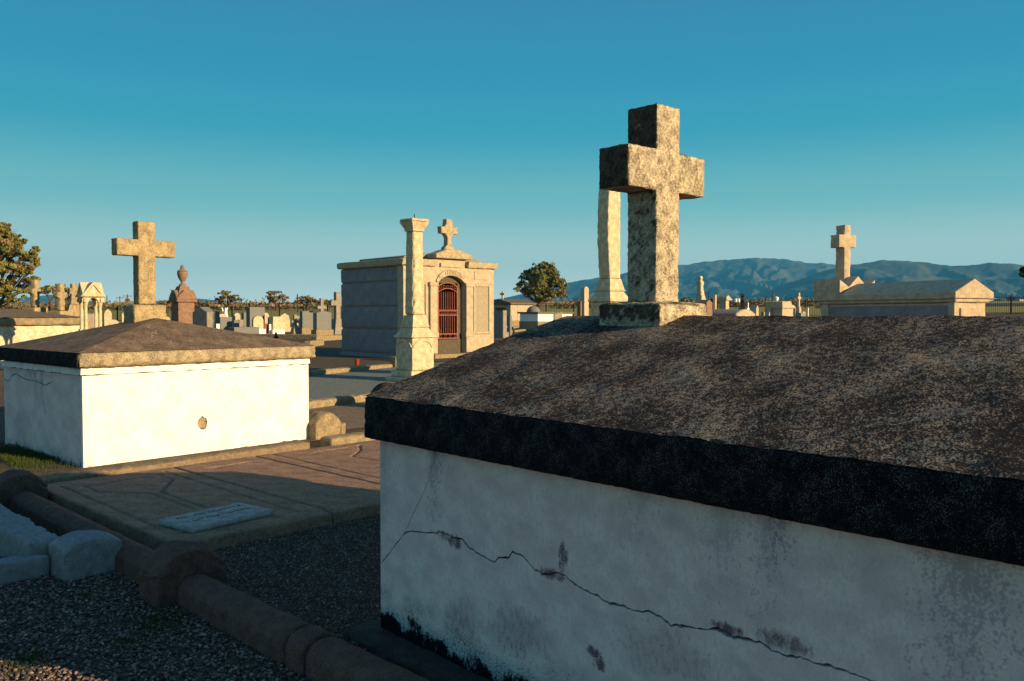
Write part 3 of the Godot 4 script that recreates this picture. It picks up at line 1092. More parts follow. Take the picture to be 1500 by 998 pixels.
func build_plots():
	# scored concrete cover of the grave plot
	var a := 43.5
	var o := G(250, 795, .1)
	var t := thing("grave_slab", "brown scored concrete grave slab with incised outlines", "grave slab", Vector3(o.x, 0, o.z), a)
	var lines := [
		[Vector2(.16, -2.50), Vector2(.11, -.13)], [Vector2(1.10, -2.56), Vector2(1.05, -.15)],
		[Vector2(.305, -2.35), Vector2(.985, -2.41), Vector2(.972, -2.08), Vector2(.654, -1.61), Vector2(.64, -.82)],
		[Vector2(.305, -2.35), Vector2(.29, -2.04), Vector2(.58, -1.64), Vector2(.56, -.82)],
		[Vector2(2.34, -2.75), Vector2(2.29, -.2)], [Vector2(3.35, -2.5), Vector2(3.14, -2.2), Vector2(2.85, -1.95), Vector2(2.94, -.9)], [Vector2(3.35, -2.5), Vector2(2.7, -2.45)],
		[Vector2(1.45, -2.4), Vector2(1.95, -2.42)], [Vector2(.13, -.2), Vector2(1.05, -.17)]]
	for span in [[0.0, 1.243], [1.257, 2.136], [2.150, 3.92]]:
		var rows := []
		var x0: float = span[0]
		var x1: float = span[1]
		var nc := int((x1 - x0) / 0.0135)
		for i in 202:
			var z := lerpf(-2.72, 0.02, clampf((i - 1) / 199.0, 0.0, 1.0))
			var row := []
			for j in nc + 3:
				var x := lerpf(x0, x1, clampf((j - 1) / float(nc), 0.0, 1.0))
				var edge := minf(minf(x - x0, x1 - x), minf(z + 2.72, 0.02 - z))
				var y := 0.098 + 0.003 * fnl.get_noise_2d(x * 25.0, z * 25.0) + 0.0015 * fnl.get_noise_2d(x * 220.0, z * 220.0)
				y += -0.016 * clampf(1.0 - edge / 0.014, 0.0, 1.0)
				y += -0.03 * smoothstep(0.12, -0.04, -z) * 0.4
				var dist := groove_depth(lines, Vector2(x, z) + Vector2(0, 0.006 * fnl.get_noise_1d(x * 60.0)))
				if dist < 0.015:
					y -= 0.024 * (1.0 - dist / 0.015)
				if i == 0 or i == 201 or j == 0 or j == nc + 2:
					y = -0.03
				row.append(Vector3(x, y, z))
			rows.append(row)
		obj("slab_panel", sheet(rows), M.brown_slab, t)
	# fallen white marker lying on it
	var c := (G(235, 757, .15) + G(398, 745, .15)) * .5
	var tb := thing("grave_marker", "weathered white marble tablet lying flat on the brown slab", "grave marker", Vector3(c.x, .088, c.z), 36.0)
	obj("tablet", rough(Vector3(-.35, 0, -.215), Vector3(.35, .05, .215), .016, .003, 9.0, .7), M.tablet, tb)
	var st := tool()
	for line in [[-.10, .034], [.03, .045]]:
		var x := -.26
		while x < .26:
			var h: float = line[1] * rng.randf_range(.7, 1.0)
			var ln := rng.randf_range(.016, .035)
			box(st, Vector3(x, .0505, line[0] - h * .5), Vector3(x + .006, .0525, line[0] + h * .5), 0)
			if rng.randf() < .7:
				var zz := rng.randf_range(-.5, .5) * h
				box(st, Vector3(x + .007, .0505, line[0] + zz - .003), Vector3(x + ln, .0525, line[0] + zz + .003), 0)
			x += ln + .010
	obj("worn_lettering", st, M.letter_dark, tb)
	# low kerb between the slab and the sunlit vault
	kerb("grave_kerb", "low cracked cement kerb at the foot of the sunlit vault", G(28, 712, .1), G(455, 650, .1), .26, .125, M.walk, 0.03)
	kerb("grave_kerb", "low sunlit cement kerb continuing right of the boulder shaped corner block", G(485, 646, .1), G(640, 625, .1), .24, .13, M.kerb_stone, 0.02)
	# half-round rails with their blocks
	var ra := G(96, 761, .10)
	var rb := G(433, 933, .09)
	var dir := Vector3(rb.x - ra.x, 0, rb.z - ra.z).normalized()
	var mid := (G(245, 870) + G(370, 855)) * .5
	var q0 := Vector3(ra.x, 0, ra.z)
	var km := (mid - q0).dot(dir)
	rail("half round brown stone rail beside the slab", q0 - dir * 1.05, q0 + dir * (km - .13))
	rail("half round brown stone rail running towards the large vault", q0 + dir * (km + .13), q0 + dir * (km + 1.27))
	rail("short half round brown stone rail between two banded joints", q0 + dir * (km + 1.285), q0 + dir * (km + 1.43), .008)
	rail("half round brown stone rail lying along the large vault plinth", q0 + dir * (km + 1.445), q0 + dir * (km + 3.0))
	block("rail_block", "bell topped brown stone block joining two half round rails", q0 + dir * km, 46.0, Vector3(.40, .30, .28), M.rail_stone, true)
	block("rail_block", "bell topped brown stone block at the grassy end of the rail", q0 - dir * 1.2, 46.0, Vector3(.40, .30, .30), M.rail_stone, true)
	# boulder-like corner block in the sun beside the vault, and its neighbour
	var k := G(478, 641)
	block("corner_block", "sunlit cream corner block with rounded top beside the square vault", k - wdir(42) * .12, 42.0, Vector3(.40, .33, .34), M.kerb_stone, true)
	var k2 := G(503, 637)
	block("kerb_stub", "tiny cream kerb stub behind the sunlit corner block", k2 - wdir(42) * .1, 42.0, Vector3(.07, .15, .2), M.kerb_stone, false)
	block("boundary_stone", "dark round topped stone peeping over the large vault eave", foot(566, 14.6), 46.0, Vector3(.5, .42, .3), M.dark_stone, true)
	# granite plot at the left edge
	var ga := 44.5
	var gc := G(100, 852)
	block("granite_block", "rough hewn grey granite corner block of the left plot", gc + vdir(ga) * .15 - wdir(ga) * .15, ga, Vector3(.35, .235, .29), M.blue_granite, true, .006)
	var g1 := gc - wdir(ga) * .30 - vdir(ga) * .13
	kerb("granite_kerb", "rough hewn grey granite kerb beside the brown rail", g1 - wdir(ga) * 2.4, g1 - wdir(ga) * 0.01, .21, .19, M.blue_granite, 0.022)
	var g2 := gc - vdir(ga) * .03 - wdir(ga) * .22
	kerb("granite_kerb", "low grey granite kerb reaching the left picture edge", g2 - vdir(ga) * 1.5, g2, .17, .125, M.blue_granite, 0.012)
	# kerbs, walk and gravel path behind the square vault
	var k0 := G(400, 606.5)
	var k1 := G(527, 589.7)
	var along := (k1 - k0).normalized()
	kerb("path_kerb", "long sunlit cream kerb along the near side of the gravel path", k0 - along * 4.0, k1 + along * 7.0, .26, .13, M.kerb_stone, 0.03)
	var b0 := G(430, 554.5)
	var b1 := G(576, 541)
	var al2 := (b1 - b0).normalized()
	kerb("path_kerb", "long sunlit cream kerb along the mausoleum side of the gravel path", b0 - al2 * 3.0, b1, .3, .15, M.kerb_stone, 0.03)
	block("kerb_block", "small cream corner block ending the mausoleum side kerb", b1 + al2 * .2, 46.0, Vector3(.36, .30, .3), M.kerb_stone, false)
	var ws := [G(300, 650) - along * 2.0, G(300, 650) + along * 13.0, k0 + along * 13.0, k0 - along * 4.0]
	flat("cement_walk", [Vector3(-2.9, 0, -11.2), Vector3(4.5, 0, -17.5), k1 + along * 7.0, k0 - along * 1.0], 0.004, M.walk)
	flat("gravel_path", [k0 - along * 4.0, k1 + along * 7.0, b1 + al2 * 8.0, b0 - al2 * 3.0], 0.003, M.path_gravel)
	var pot := on_ground(523, 536)
	var p := thing("flower_pot", "little terracotta flower pot on gravel beside the mausoleum", "pot", pot)
	var ps := tool()
	lathe(ps, [Vector2(0, .002), Vector2(.11, .002), Vector2(.15, .16), Vector2(.15, .24), Vector2(.17, .24), Vector2(.17, .32), Vector2(.12, .32), Vector2(.11, .22), Vector2(0, .22)], Vector3.ZERO, 18)
	obj("pot", ps, M.terracotta, p)
	p.scale = Vector3(.42, .6, .42)

func flat(called: String, pts: Array, y: float, mat):
	var rows := []
	for i in 9:
		var row := []
		for j in 25:
			var p: Vector3 = pts[0].lerp(pts[1], j / 24.0).lerp(pts[3].lerp(pts[2], j / 24.0), i / 8.0)
			row.append(Vector3(p.x, terrain(p.x, p.z) + y, p.z))
		rows.append(row)
	setting(called, sheet(rows), mat)

func kerb(called: String, label: String, p: Vector3, q: Vector3, width: float, height: float, mat, amp := 0.02):
	var d := q - p
	d.y = 0
	var t := thing(called, label, "kerb", Vector3(p.x, terrain(p.x, p.z), p.z), 45.0)
	t.rotation.y = atan2(-d.z, d.x)
	var hewn: bool = mat == M.blue_granite
	var bend = null
	if hewn:
		bend = func(p: Vector3): return p + Vector3(0, (0.014 * fnl.get_noise_2d(p.x * 30.0, p.z * 30.0) + 0.006 * fnl.get_noise_2d(p.x * 120.0, p.z * 120.0) if p.y > height * .7 else 0.0), 0)
	obj("stone", rough(Vector3(0, -.04, -width), Vector3(d.length(), height, 0), .022 if hewn else .035, .004 if hewn else amp * .5, 7.0, .5, bend), mat, t)

func block(called: String, label: String, where: Vector3, a: float, size: Vector3, mat, bell := false, amp := 0.008):
	var t := thing(called, label, "stone block", Vector3(where.x, terrain(where.x, where.z), where.z), a)
	var h := size * .5
	var bend = null
	if bell:
		bend = func(p: Vector3):
			var k := clampf(p.y / size.y, 0.0, 1.0)
			p.y -= k * k * size.y * ((0.40 if mat != M.blue_granite else 0.20) * pow(absf(p.x) / h.x, 2.4) + 0.05 * pow(absf(p.z) / h.z, 3.0))
			return p
	obj("stone", rough(Vector3(-h.x, -.03, -h.z), Vector3(h.x, size.y, h.z), minf(.02, size.x * .1), amp, 9.0, .35, bend), mat, t)

func rail(label: String, p: Vector3, q: Vector3, grow := 0.0):
	var d := q - p
	var t := thing("stone_rail", label, "rail", p, 45.0, )
	t.rotation.y = atan2(-d.z, d.x)
	var L := d.length()
	var rows := []
	var n := maxi(6, int(L / .03))
	for i in 31:
		var row := []
		for j in n + 3:
			var x := lerpf(0.0, L, clampf((j - 1) / float(n), 0.0, 1.0))
			var ang := PI * clampf((i - 1) / 32.0, 0.0, 1.0)
			var r := .108 + grow + 0.004 * fnl.get_noise_2d(x * 30.0, ang * 12.0) + .0025 * fnl.get_noise_2d(x * 160.0, ang * 70.0)
			var edge := minf(x, L - x)
			r -= 0.012 * clampf(1.0 - edge / 0.02, 0.0, 1.0)
			var pt := Vector3(x, .05 + sin(ang) * r, -cos(ang) * r)
			if i == 0 or i == 30:
				pt.y = -.04
			if j == 0 or j == n + 2:
				pt = Vector3(x, .02, 0)
			row.append(pt)
		rows.append(row)
	obj("stone", sheet(rows), M.rail_stone, t)

# ---------- mausoleum ----------
func arch_pts(x0: float, x1: float, spring: float, crown: float, n := 16) -> Array:
	var res := []
	var c := (x0 + x1) * .5
	var w := (x1 - x0) * .5
	var rise := crown - spring
	var r := (w * w + rise * rise) / (2.0 * rise)
	for i in n + 1:
		var x := lerpf(-w, w, float(i) / n)
		res.append(Vector2(c + x, crown - r + sqrt(maxf(0.0, r * r - x * x))))
	return res

func build_mausoleum():
	var a := 46.4
	var o := foot(591, 28.3)
	var t := thing("mausoleum", "stone family mausoleum with red iron gate and cross on its pediment", "mausoleum", o, a)
	var W := 4.10
	var D := 3.86
	var cx := 2.055
	# body behind the front
	var side := tool()
	var bands := [[0.0, .15, .05], [.19, .985, 0.0], [1.025, 1.775, 0.0], [1.815, 2.615, 0.0], [2.655, 3.14, 0.0]]
	for i in bands.size():
		var b: Array = bands[i]
		var nm := "plinth_course" if i == 0 else "wall_course"
		var low: float = b[0] - (.3 if i == 0 else 0.0)
		obj(nm, rough(Vector3(-b[2], low, -D - b[2]), Vector3(.34, b[1], -.34), .16, .006, 2.0, .12), M.tomb_side, t)  # left wall's shade painted in: same stone, cooler and greyer than the front
		obj(nm, rough(Vector3(W - .34, low, -D - b[2]), Vector3(W + b[2], b[1], -.34), .16, .006, 2.0, .12), M.tomb_grey, t)
	obj("core", cbox(Vector3(.05, -.3, -D + .03), Vector3(.30, 3.15, -.345), .002), M.tomb_grey, t)
	obj("back_wall", cbox(Vector3(.345, -.3, -D), Vector3(W - .345, 3.15, -D + .3), .002), M.tomb_grey, t)
	obj("right_core", cbox(Vector3(W - .30, -.3, -D + .012), Vector3(W - .05, 3.15, -.345), .002), M.tomb_grey, t)
	obj("floor", cbox(Vector3(.345, -.2, -D + .31), Vector3(W - .345, .10, -.345), .002), M.tomb_grey, t)
	obj("ceiling", cbox(Vector3(.345, 2.95, -D + .31), Vector3(W - .345, 3.14, -.345), .002), M.tomb_grey, t)
	# front wall with arched doorway (built as piers and an arched lintel)
	var x0 := 1.44
	var x1 := 2.67
	obj("front_pier", cbox(Vector3(0, -.3, -.34), Vector3(x0, 2.60, 0), .01), M.tomb_cream, t)
	obj("front_pier", cbox(Vector3(x1, -.3, -.34), Vector3(W, 2.60, 0), .01), M.tomb_cream, t)
	var poly := [Vector2(0, 3.15), Vector2(0, 2.602)]
	poly.append_array(arch_pts(x0, x1, 2.602, 2.86))
	poly.append_array([Vector2(W, 2.602), Vector2(W, 3.15)])
	obj("arch_wall", slab_of(poly, -.34, -.002, .004), M.tomb_cream, t)
	# raised frame round the door, keystone band with the name, pilasters, panels
	var band := []
	band.append_array(arch_pts(x0 - .06, x1 + .06, 2.68, 3.10))
	var inner := arch_pts(x0, x1, 2.602, 2.87)
	inner.reverse()
	band.append_array(inner)
	obj("arch_band", slab_of(band, .0, .05, .008), M.tomb_cream, t)
	var name := "C. GUERSCHIO"
	var f := SystemFont.new()
	f.font_names = PackedStringArray(["Droid Serif"])
	for i in name.length():
		if name[i] == " ":
			continue
		var k := (i - (name.length() - 1) * .5) / (name.length() - 1)
		var tm := TextMesh.new()
		tm.font = f
		tm.font_size = 32
		tm.text = name[i]
		tm.pixel_size = 0.15 / 24.0
		tm.depth = 0.02
		var lt := obj("letter", tm, M.letter, t)
		lt.position = Vector3(cx + k * 1.02, 2.975 - .30 * k * k * 2.0, .055)
		lt.rotation.z = -k * 0.55
	for x in [[1.08, 1.40], [2.70, 3.02]]:
		obj("pilaster", cbox(Vector3(x[0], .16, .0), Vector3(x[1], 2.48, .09), .012), M.tomb_cream, t)
		obj("pilaster_cap", cbox(Vector3(x[0] - .03, 2.485, .0), Vector3(x[1] + .03, 2.62, .115), .015), M.tomb_cream, t)
		obj("pilaster_foot", cbox(Vector3(x[0] - .035, .70, .0), Vector3(x[1] + .035, .89, .112), .015), M.tomb_cream, t)
	for x in [[.20, .99], [3.08, 3.91]]:
		var fr := tool()
		var y0 := .80
		var y1 := 2.60
		box(fr, Vector3(x[0], y0, 0), Vector3(x[0] + .09, y1, .05), .012)
		box(fr, Vector3(x[1] - .09, y0, 0), Vector3(x[1], y1, .05), .012)
		box(fr, Vector3(x[0] + .091, y1 - .09, 0), Vector3(x[1] - .091, y1, .05), .012)
		box(fr, Vector3(x[0] + .091, y0, 0), Vector3(x[1] - .091, y0 + .09, .05), .012)
		obj("panel_frame", fr, M.tomb_cream, t)
		obj("panel", cbox(Vector3(x[0] + .092, y0 + .092, .001), Vector3(x[1] - .092, y1 - .092, .012), .003), M.tomb_panel, t)
		obj("name_tablet", cbox(Vector3(x[0] + .06, 2.76, 0), Vector3(x[1] - .08, 3.05, .02), .006), M.tomb_cream, t)
	obj("frieze_tablet", cbox(Vector3(cx - .45, 3.16, -.05), Vector3(cx + .45, 3.30, .015), .006), M.tomb_cream, t)
	# cornice: side, front left and front right, and the recessed centre under the pediment
	obj("cornice", rough(Vector3(-.12, 3.15, -D - .1), Vector3(1.36, 3.40, .12), .12, .006, 3.0, .25), M.tomb_cornice, t)
	obj("cornice", rough(Vector3(2.78, 3.15, -D - .1), Vector3(W + .10, 3.40, .12), .12, .006, 3.0, .25), M.tomb_cornice, t)
	obj("parapet_block", cbox(Vector3(1.362, 3.152, -D), Vector3(2.778, 3.45, -.06), .01), M.tomb_cream, t)
	var ped := [Vector2(1.30, 3.455), Vector2(2.94, 3.455), Vector2(2.94, 3.60), Vector2(2.35, 3.77), Vector2(1.79, 3.77), Vector2(1.30, 3.60)]
	obj("pediment", slab_of(ped, -.42, .14, .02), M.tomb_cornice, t)
	var rf := [Vector2(.35, 3.402), Vector2(W - .35, 3.402), Vector2(W - .35, 3.50), Vector2(cx, 3.72), Vector2(.35, 3.50)]
	obj("roof", slab_of(rf, -D + .7, -.43, .01), M.tomb_grey, t)
	var cr := [Vector2(-.23, 0), Vector2(.23, 0), Vector2(.20, .08), Vector2(.10, .16), Vector2(.085, .42), Vector2(.14, .50), Vector2(.20, .56), Vector2(.36, .56), Vector2(.38, .80), Vector2(.21, .80), Vector2(.15, .88), Vector2(.13, 1.07), Vector2(-.13, 1.07), Vector2(-.15, .88), Vector2(-.21, .80), Vector2(-.38, .80), Vector2(-.36, .56), Vector2(-.20, .56), Vector2(-.14, .50), Vector2(-.085, .42), Vector2(-.10, .16), Vector2(-.20, .08)]
	var cm := tool()
	prism(cm, PackedVector2Array(cr), -.12, .12, .02, Transform3D(Basis.IDENTITY, Vector3(cx - .03, 3.772, -.14)))
	obj("pediment_cross", cm, M.tomb_cornice, t)
	obj("door_step", cbox(Vector3(1.0, -.15, .02), Vector3(3.1, .14, .42), .015), M.kerb_stone, t)
	# bronze door leaf with opening, red iron gate
	var dr := tool()
	var zz := -.16
	box(dr, Vector3(x0 + .005, .12, zz - .05), Vector3(1.545, 2.60, zz), .004)
	box(dr, Vector3(2.49, .12, zz - .05), Vector3(x1 - .005, 2.60, zz), .004)
	box(dr, Vector3(1.546, .12, zz - .05), Vector3(2.489, .62, zz), .004)
	var hd := [Vector2(1.446, 2.602)]
	hd.append_array(arch_pts(x0 + .006, x1 - .006, 2.605, 2.855))
	hd.append(Vector2(2.664, 2.602))
	var low := arch_pts(1.546, 2.489, 2.44, 2.62)
	low.reverse()
	obj("door_leaf", dr, M.bronze_door, t)
	obj("door_head", slab_of([Vector2(x0 + .006, 2.602)] + arch_pts(x0 + .006, x1 - .006, 2.604, 2.855).slice(1, 16) + [Vector2(x1 - .006, 2.602)], zz - .05, zz, .003), M.bronze_door, t)
	var gate := Node3D.new()
	gate.name = "gate"
	t.add_child(gate)
	gate.set_meta("label", "rusty red iron gate with scroll bands")
	var gx0 := 1.555
	var gx1 := 2.48
	var gz := zz + .03
	obj("stile", cbox(Vector3(gx0, .64, gz - .02), Vector3(gx0 + .06, 2.46, gz + .02), .005), M.rust, gate)
	obj("stile", cbox(Vector3(gx1 - .06, .64, gz - .02), Vector3(gx1, 2.46, gz + .02), .005), M.rust, gate)
	for y in [[.64, .68], [.80, .84], [1.46, 1.50], [1.63, 1.67]]:
		obj("rail", cbox(Vector3(gx0 + .061, y[0], gz - .018), Vector3(gx1 - .061, y[1], gz + .018), .004), M.rust, gate)
	for q in [[2.46, 2.62, .05], [2.26, 2.42, .04]]:
		var ar := arch_pts(gx0 + .0, gx1, q[0] - .0, q[1])
		var pp := []
		var rr := []
		for p in ar:
			pp.append(Vector3(p.x, p.y, gz))
			rr.append(q[2] * .5)
		var ts := tool()
		tube(ts, pp, rr, 6)
		obj("arch_rail", ts, M.rust, gate)
	for i in 7:
		var bx := lerpf(gx0 + .06, gx1 - .06, (i + 1) / 8.0)
		for y in [[.842, 1.458], [1.672, 2.30]]:
			var ts := tool()
			tube(ts, [Vector3(bx, y[0], gz), Vector3(bx, y[1], gz)], [.0135, .0135], 6)
			obj("bar", ts, M.rust, gate)
	for row in [[1.565, 6], [.74, 4], [2.47, 5]]:
		for i in row[1]:
			var c := Vector3(lerpf(gx0 + .13, gx1 - .13, i / float(row[1] - 1)), row[0], gz)
			var pp := []
			var rr := []
			for k in 13:
				var g := TAU * k / 12.0
				pp.append(c + Vector3(cos(g) * .055, sin(g) * .05, 0))
				rr.append(.011)
			var ts := tool()
			tube(ts, pp, rr, 5)
			obj("scroll", ts, M.rust, gate)
	var lean := tool()
	tube(lean, [Vector3(1.62, 1.30, zz - .08), Vector3(1.85, .62, zz - .10)], [.03, .03], 6)
	obj("leaning_slat", lean, M.wood, t)

# ---------- columns ----------
func build_columns():
	var a := 46.0
	var o := foot(607.5, 20.4)
	column_monument("stone_column", "tall cream stone column on arched pedestal before the mausoleum", o, a, 3.93, 1.16, 0.0, false)
	var q := foot(893, 20.0)
	column_monument("stone_column", "broken cream stone column draped with carved cloth behind the large vault cross", q, 50.0, 4.95, 2.02, 0.92, true)

func column_monument(called: String, label: String, o: Vector3, a: float, top: float, shelf: float, plinth: float, broken: bool):
	var v := vdir(a)
	var w := wdir(a)
	var t := thing(called, label, "column", o, a)
	var s := 0.33
	var y0 := plinth
	if plinth > 0.0:
		obj("lower_base", cbox(Vector3(-.62, -.2, -.62), Vector3(.62, .55, .62), .02), M.marble, t)
		obj("upper_base", cbox(Vector3(-.5, .551, -.5), Vector3(.5, plinth, .5), .02), M.marble, t)
	else:
		obj("lower_base", cbox(Vector3(-.52, -.2, -.52), Vector3(.52, .10, .52), .02), M.marble, t)
		obj("upper_base", cbox(Vector3(-.42, .101, -.42), Vector3(.42, .26, .42), .02), M.marble, t)
		y0 = .262
	obj("pedestal", rough(Vector3(-s, y0, -s), Vector3(s, shelf - .12, s), .05, .004, 6.0, .3), M.marble, t)
	for turn in 4:                                            # carved round arch on each face
		var ar := []
		ar.append_array(arch_pts(-s + .01, s - .01, shelf - .34, shelf - .135))
		var inner := arch_pts(-s + .075, s - .075, shelf - .36, shelf - .195)
		inner.reverse()
		ar.append_array(inner)
		var st := tool()
		prism(st, PackedVector2Array(ar), s - .004, s + .022, .004, Transform3D(Basis(Vector3.UP, turn * PI / 2), Vector3.ZERO))
		obj("arch_moulding", st, M.marble, t)
	obj("pedestal_cap", cbox(Vector3(-s - .04, shelf - .118, -s - .04), Vector3(s + .04, shelf - .06, s + .04), .015), M.marble, t)
	var cap := tool()
	taper(cap, s + .01, shelf - .058, s - .10, shelf + .12)
	obj("sloped_moulding", cap, M.marble, t)
	obj("torus_band", rough(Vector3(-s + .06, shelf + .121, -s + .06), Vector3(s - .06, shelf + .17, s - .06), .03, .003, 6.0, .7), M.marble, t)
	var b := s - .085
	var foot_ := tool()
	taper(foot_, b, shelf + .171, .185, shelf + .42)
	obj("shaft_foot", foot_, M.marble, t)
	if not broken:
		var r0 := .185
		var r1 := .155
		var ht := top - .34
		obj("shaft", solid([-r0, r0], [shelf + .421, ht], [-r0, r0], func(_i, _j, _k): return true, .05, .006, 6.0, .9, func(p: Vector3):
			var k := clampf((p.y - shelf - .42) / (ht - shelf - .42), 0.0, 1.0)
			return Vector3(p.x * lerpf(1.0, r1 / r0, k), p.y, p.z * lerpf(1.0, r1 / r0, k))), M.marble, t)
		obj("necking", cbox(Vector3(-.175, ht + .001, -.175), Vector3(.175, ht + .05, .175), .012), M.marble, t)
		var cp := tool()
		taper(cp, .165, ht + .051, .26, ht + .22)
		obj("capital", cp, M.marble, t)
		obj("abacus", rough(Vector3(-.27, ht + .221, -.27), Vector3(.27, ht + .30, .27), .045, .006, 6.0, .7), M.marble, t)
		var pin := tool()
		tube(pin, [Vector3(0, ht + .29, 0), Vector3(0, ht + .42, 0)], [.012, .010], 6)
		obj("iron_pin", pin, M.iron, t)
	else:
		var r0 := .185
		obj("shaft", solid([-r0, r0], [shelf + .421, top], [-r0, r0], func(_i, _j, _k): return true, .04, .004, 6.0, .5, func(p: Vector3):
			var k := clampf((p.y - shelf - .42) / (top - shelf - .42), 0.0, 1.0)
			var g := lerpf(1.0, .98, k)
			if p.x < -.1:
				p.x -= .09 * sin(k * PI) * (0.8 + 0.3 * fnl.get_noise_1d(p.y * 26.0))
			if k > .97:
				p.y -= .08 + .25 * maxf(0.0, fnl.get_noise_2d(p.x * 90.0, p.z * 90.0))
			return Vector3(p.x * g, p.y, p.z * g)), M.marble, t)

func taper(st: SurfaceTool, r0: float, y0: float, r1: float, y1: float):
	var p := [Vector3(-r0, y0, -r0), Vector3(r0, y0, -r0), Vector3(r0, y0, r0), Vector3(-r0, y0, r0)]
	var q := [Vector3(-r1, y1, -r1), Vector3(r1, y1, -r1), Vector3(r1, y1, r1), Vector3(-r1, y1, r1)]
	for i in 4:
		var j := (i + 1) % 4
		face(st, [p[i], p[j], q[j], q[i]], p[i] + p[j])
	face(st, q, Vector3.UP)
	face(st, p, Vector3.DOWN)

# ---------- pale vault at the right ----------
func build_right_vault():
	var a := 67.0
	var o := foot(1398, 18.0)                                # front left corner; +X front width, +Z out of the front
	var t := thing("burial_vault", "long pale gabled burial vault with a stone cross at its head", "tomb", o, a)
	var W := .96
	var L := 3.95
	obj("chamber", rough(Vector3(0, -.2, -L), Vector3(W, 1.86, 0), .16, .005, 2.0, .1), M.pale_stone, t)
	obj("front_panel", cbox(Vector3(.16, -.1, .0), Vector3(W - .10, 1.74, .03), .008), M.pale_stone, t)
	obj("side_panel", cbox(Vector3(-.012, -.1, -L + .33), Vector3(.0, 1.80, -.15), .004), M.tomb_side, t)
	obj("corner_strip", cbox(Vector3(-.03, -.1, -.14), Vector3(.09, 1.86, .02), .008), M.pale_stone, t)
	obj("corner_strip", cbox(Vector3(-.03, -.1, -L + .10), Vector3(.05, 1.86, -L + .32), .008), M.pale_stone, t)
	obj("cornice", cbox(Vector3(-.05, 1.862, -L - .03), Vector3(W + .05, 1.945, .055), .02), M.pale_stone, t)
	var gable := [Vector2(-.10, 1.947), Vector2(W + .11, 1.947), Vector2(W + .11, 2.08), Vector2(W * .5, 2.37), Vector2(-.10, 2.08)]
	obj("gable_roof", slab_of(gable, -L + .78, .10, .012), M.pale_stone, t)
	# head block with peaked corners
	obj("head_block", cbox(Vector3(-.10, 1.947, -L - .12), Vector3(W + .10, 2.20, -L + .775), .01), M.pale_stone, t)
	var crest := [Vector2(-.10, 2.201), Vector2(W + .10, 2.201), Vector2(W + .10, 2.47), Vector2(W - .16, 2.29), Vector2(W * .5 + .02, 2.56), Vector2(.20, 2.29), Vector2(-.10, 2.47)]
	obj("crest", slab_of(crest, -L - .12, -L + .775, .008), M.pale_stone, t)
	var dx := -.02
	var c := o + t.basis * Vector3(W * .5 + dx, 0, -L + .30)
	var x := thing("stone_cross", "slender pale stone cross rising from the long gabled vault", "cross", Vector3(c.x, o.y, c.z), a + 3.0)
	obj("shaft_and_arms", solid([-.27, -.10, .10, .27], [2.36, 3.29, 3.62, 3.87], [-.165, .165], func(i, j, _k): return i == 1 or j == 1, .06, .003, 6.0, .25), M.pale_stone, x)

# ---------- vault with two crosses at the far left ----------
func build_far_left_vault():
	var a := 40.0
	var corner := at(119, 478.5, 26.0)
	var t := thing("burial_vault", "low whitewashed burial vault carrying two tan crosses", "tomb", Vector3(corner.x, terrain(corner.x, corner.z), corner.z), a)
	t.rotation.z = 0.0
	var L := 5.6
	var W := 3.0
	obj("chamber", rough(Vector3(-L, -.3, -W), Vector3(0, 1.22, 0), .2, .006, 3.0, .1), M.old_wash, t)
	obj("fascia", rough(Vector3(-L - .1, 1.22, -W - .1), Vector3(.1, 1.46, .1), .09, .006, 5.0, .4), M.kerb_stone, t)
	for s in [[[Vector3(-L - .09, 1.458, .09), Vector3(.09, 1.458, .09)], [Vector3(-L + 1.3, 1.72, -W * .5), Vector3(-1.3, 1.72, -W * .5)]], [[Vector3(-L - .09, 1.458, -W - .09), Vector3(.09, 1.458, -W - .09)], [Vector3(-L + 1.3, 1.72, -W * .5), Vector3(-1.3, 1.72, -W * .5)]], [[Vector3(.09, 1.458, .09), Vector3(.09, 1.458, -W - .09)], [Vector3(-1.3, 1.72, -W * .5), Vector3(-1.3, 1.72, -W * .5)]], [[Vector3(-L - .09, 1.458, .09), Vector3(-L - .09, 1.458, -W - .09)], [Vector3(-L + 1.3, 1.72, -W * .5), Vector3(-L + 1.3, 1.72, -W * .5)]]]:
		var rows := []
		for i in 9:
			var row := []
			for j in 25:
				var p: Vector3 = s[0][0].lerp(s[0][1], j / 24.0).lerp(s[1][0].lerp(s[1][1], j / 24.0), i / 8.0)
				row.append(p)
			rows.append(row)
		obj("roof_slope", sheet(rows), M.grey_light_roof, t)
	for c in [[51.0, 410.0, 453.0, 27.0, "tan stone cross standing before the leafy tree on the low vault"], [88.0, 415.5, 458.0, 26.6, "tan stone cross with dark side standing before distant trees on the low vault"]]:
		var d: float = c[3]
		var p := at(c[0], 455, d)
		var topy := at(c[0], c[1], d).y
		var boty := at(c[0], c[2], d).y - .03
		var x := thing("stone_cross", c[4], "cross", Vector3(p.x, boty, p.z), 17.0)
		var h := topy - boty
		obj("base", cbox(Vector3(-.26, -.30, -.26), Vector3(.26, .08, .26), .015), M.tan_cross, x)
		obj("shaft_and_arms", solid([-.175, -.10, .10, .175], [.081, h * .52, h * .72, h], [-.115, .115], func(i, j, _k): return i == 1 or j == 1, .05, .004, 8.0, .5), M.tan_cross, x)

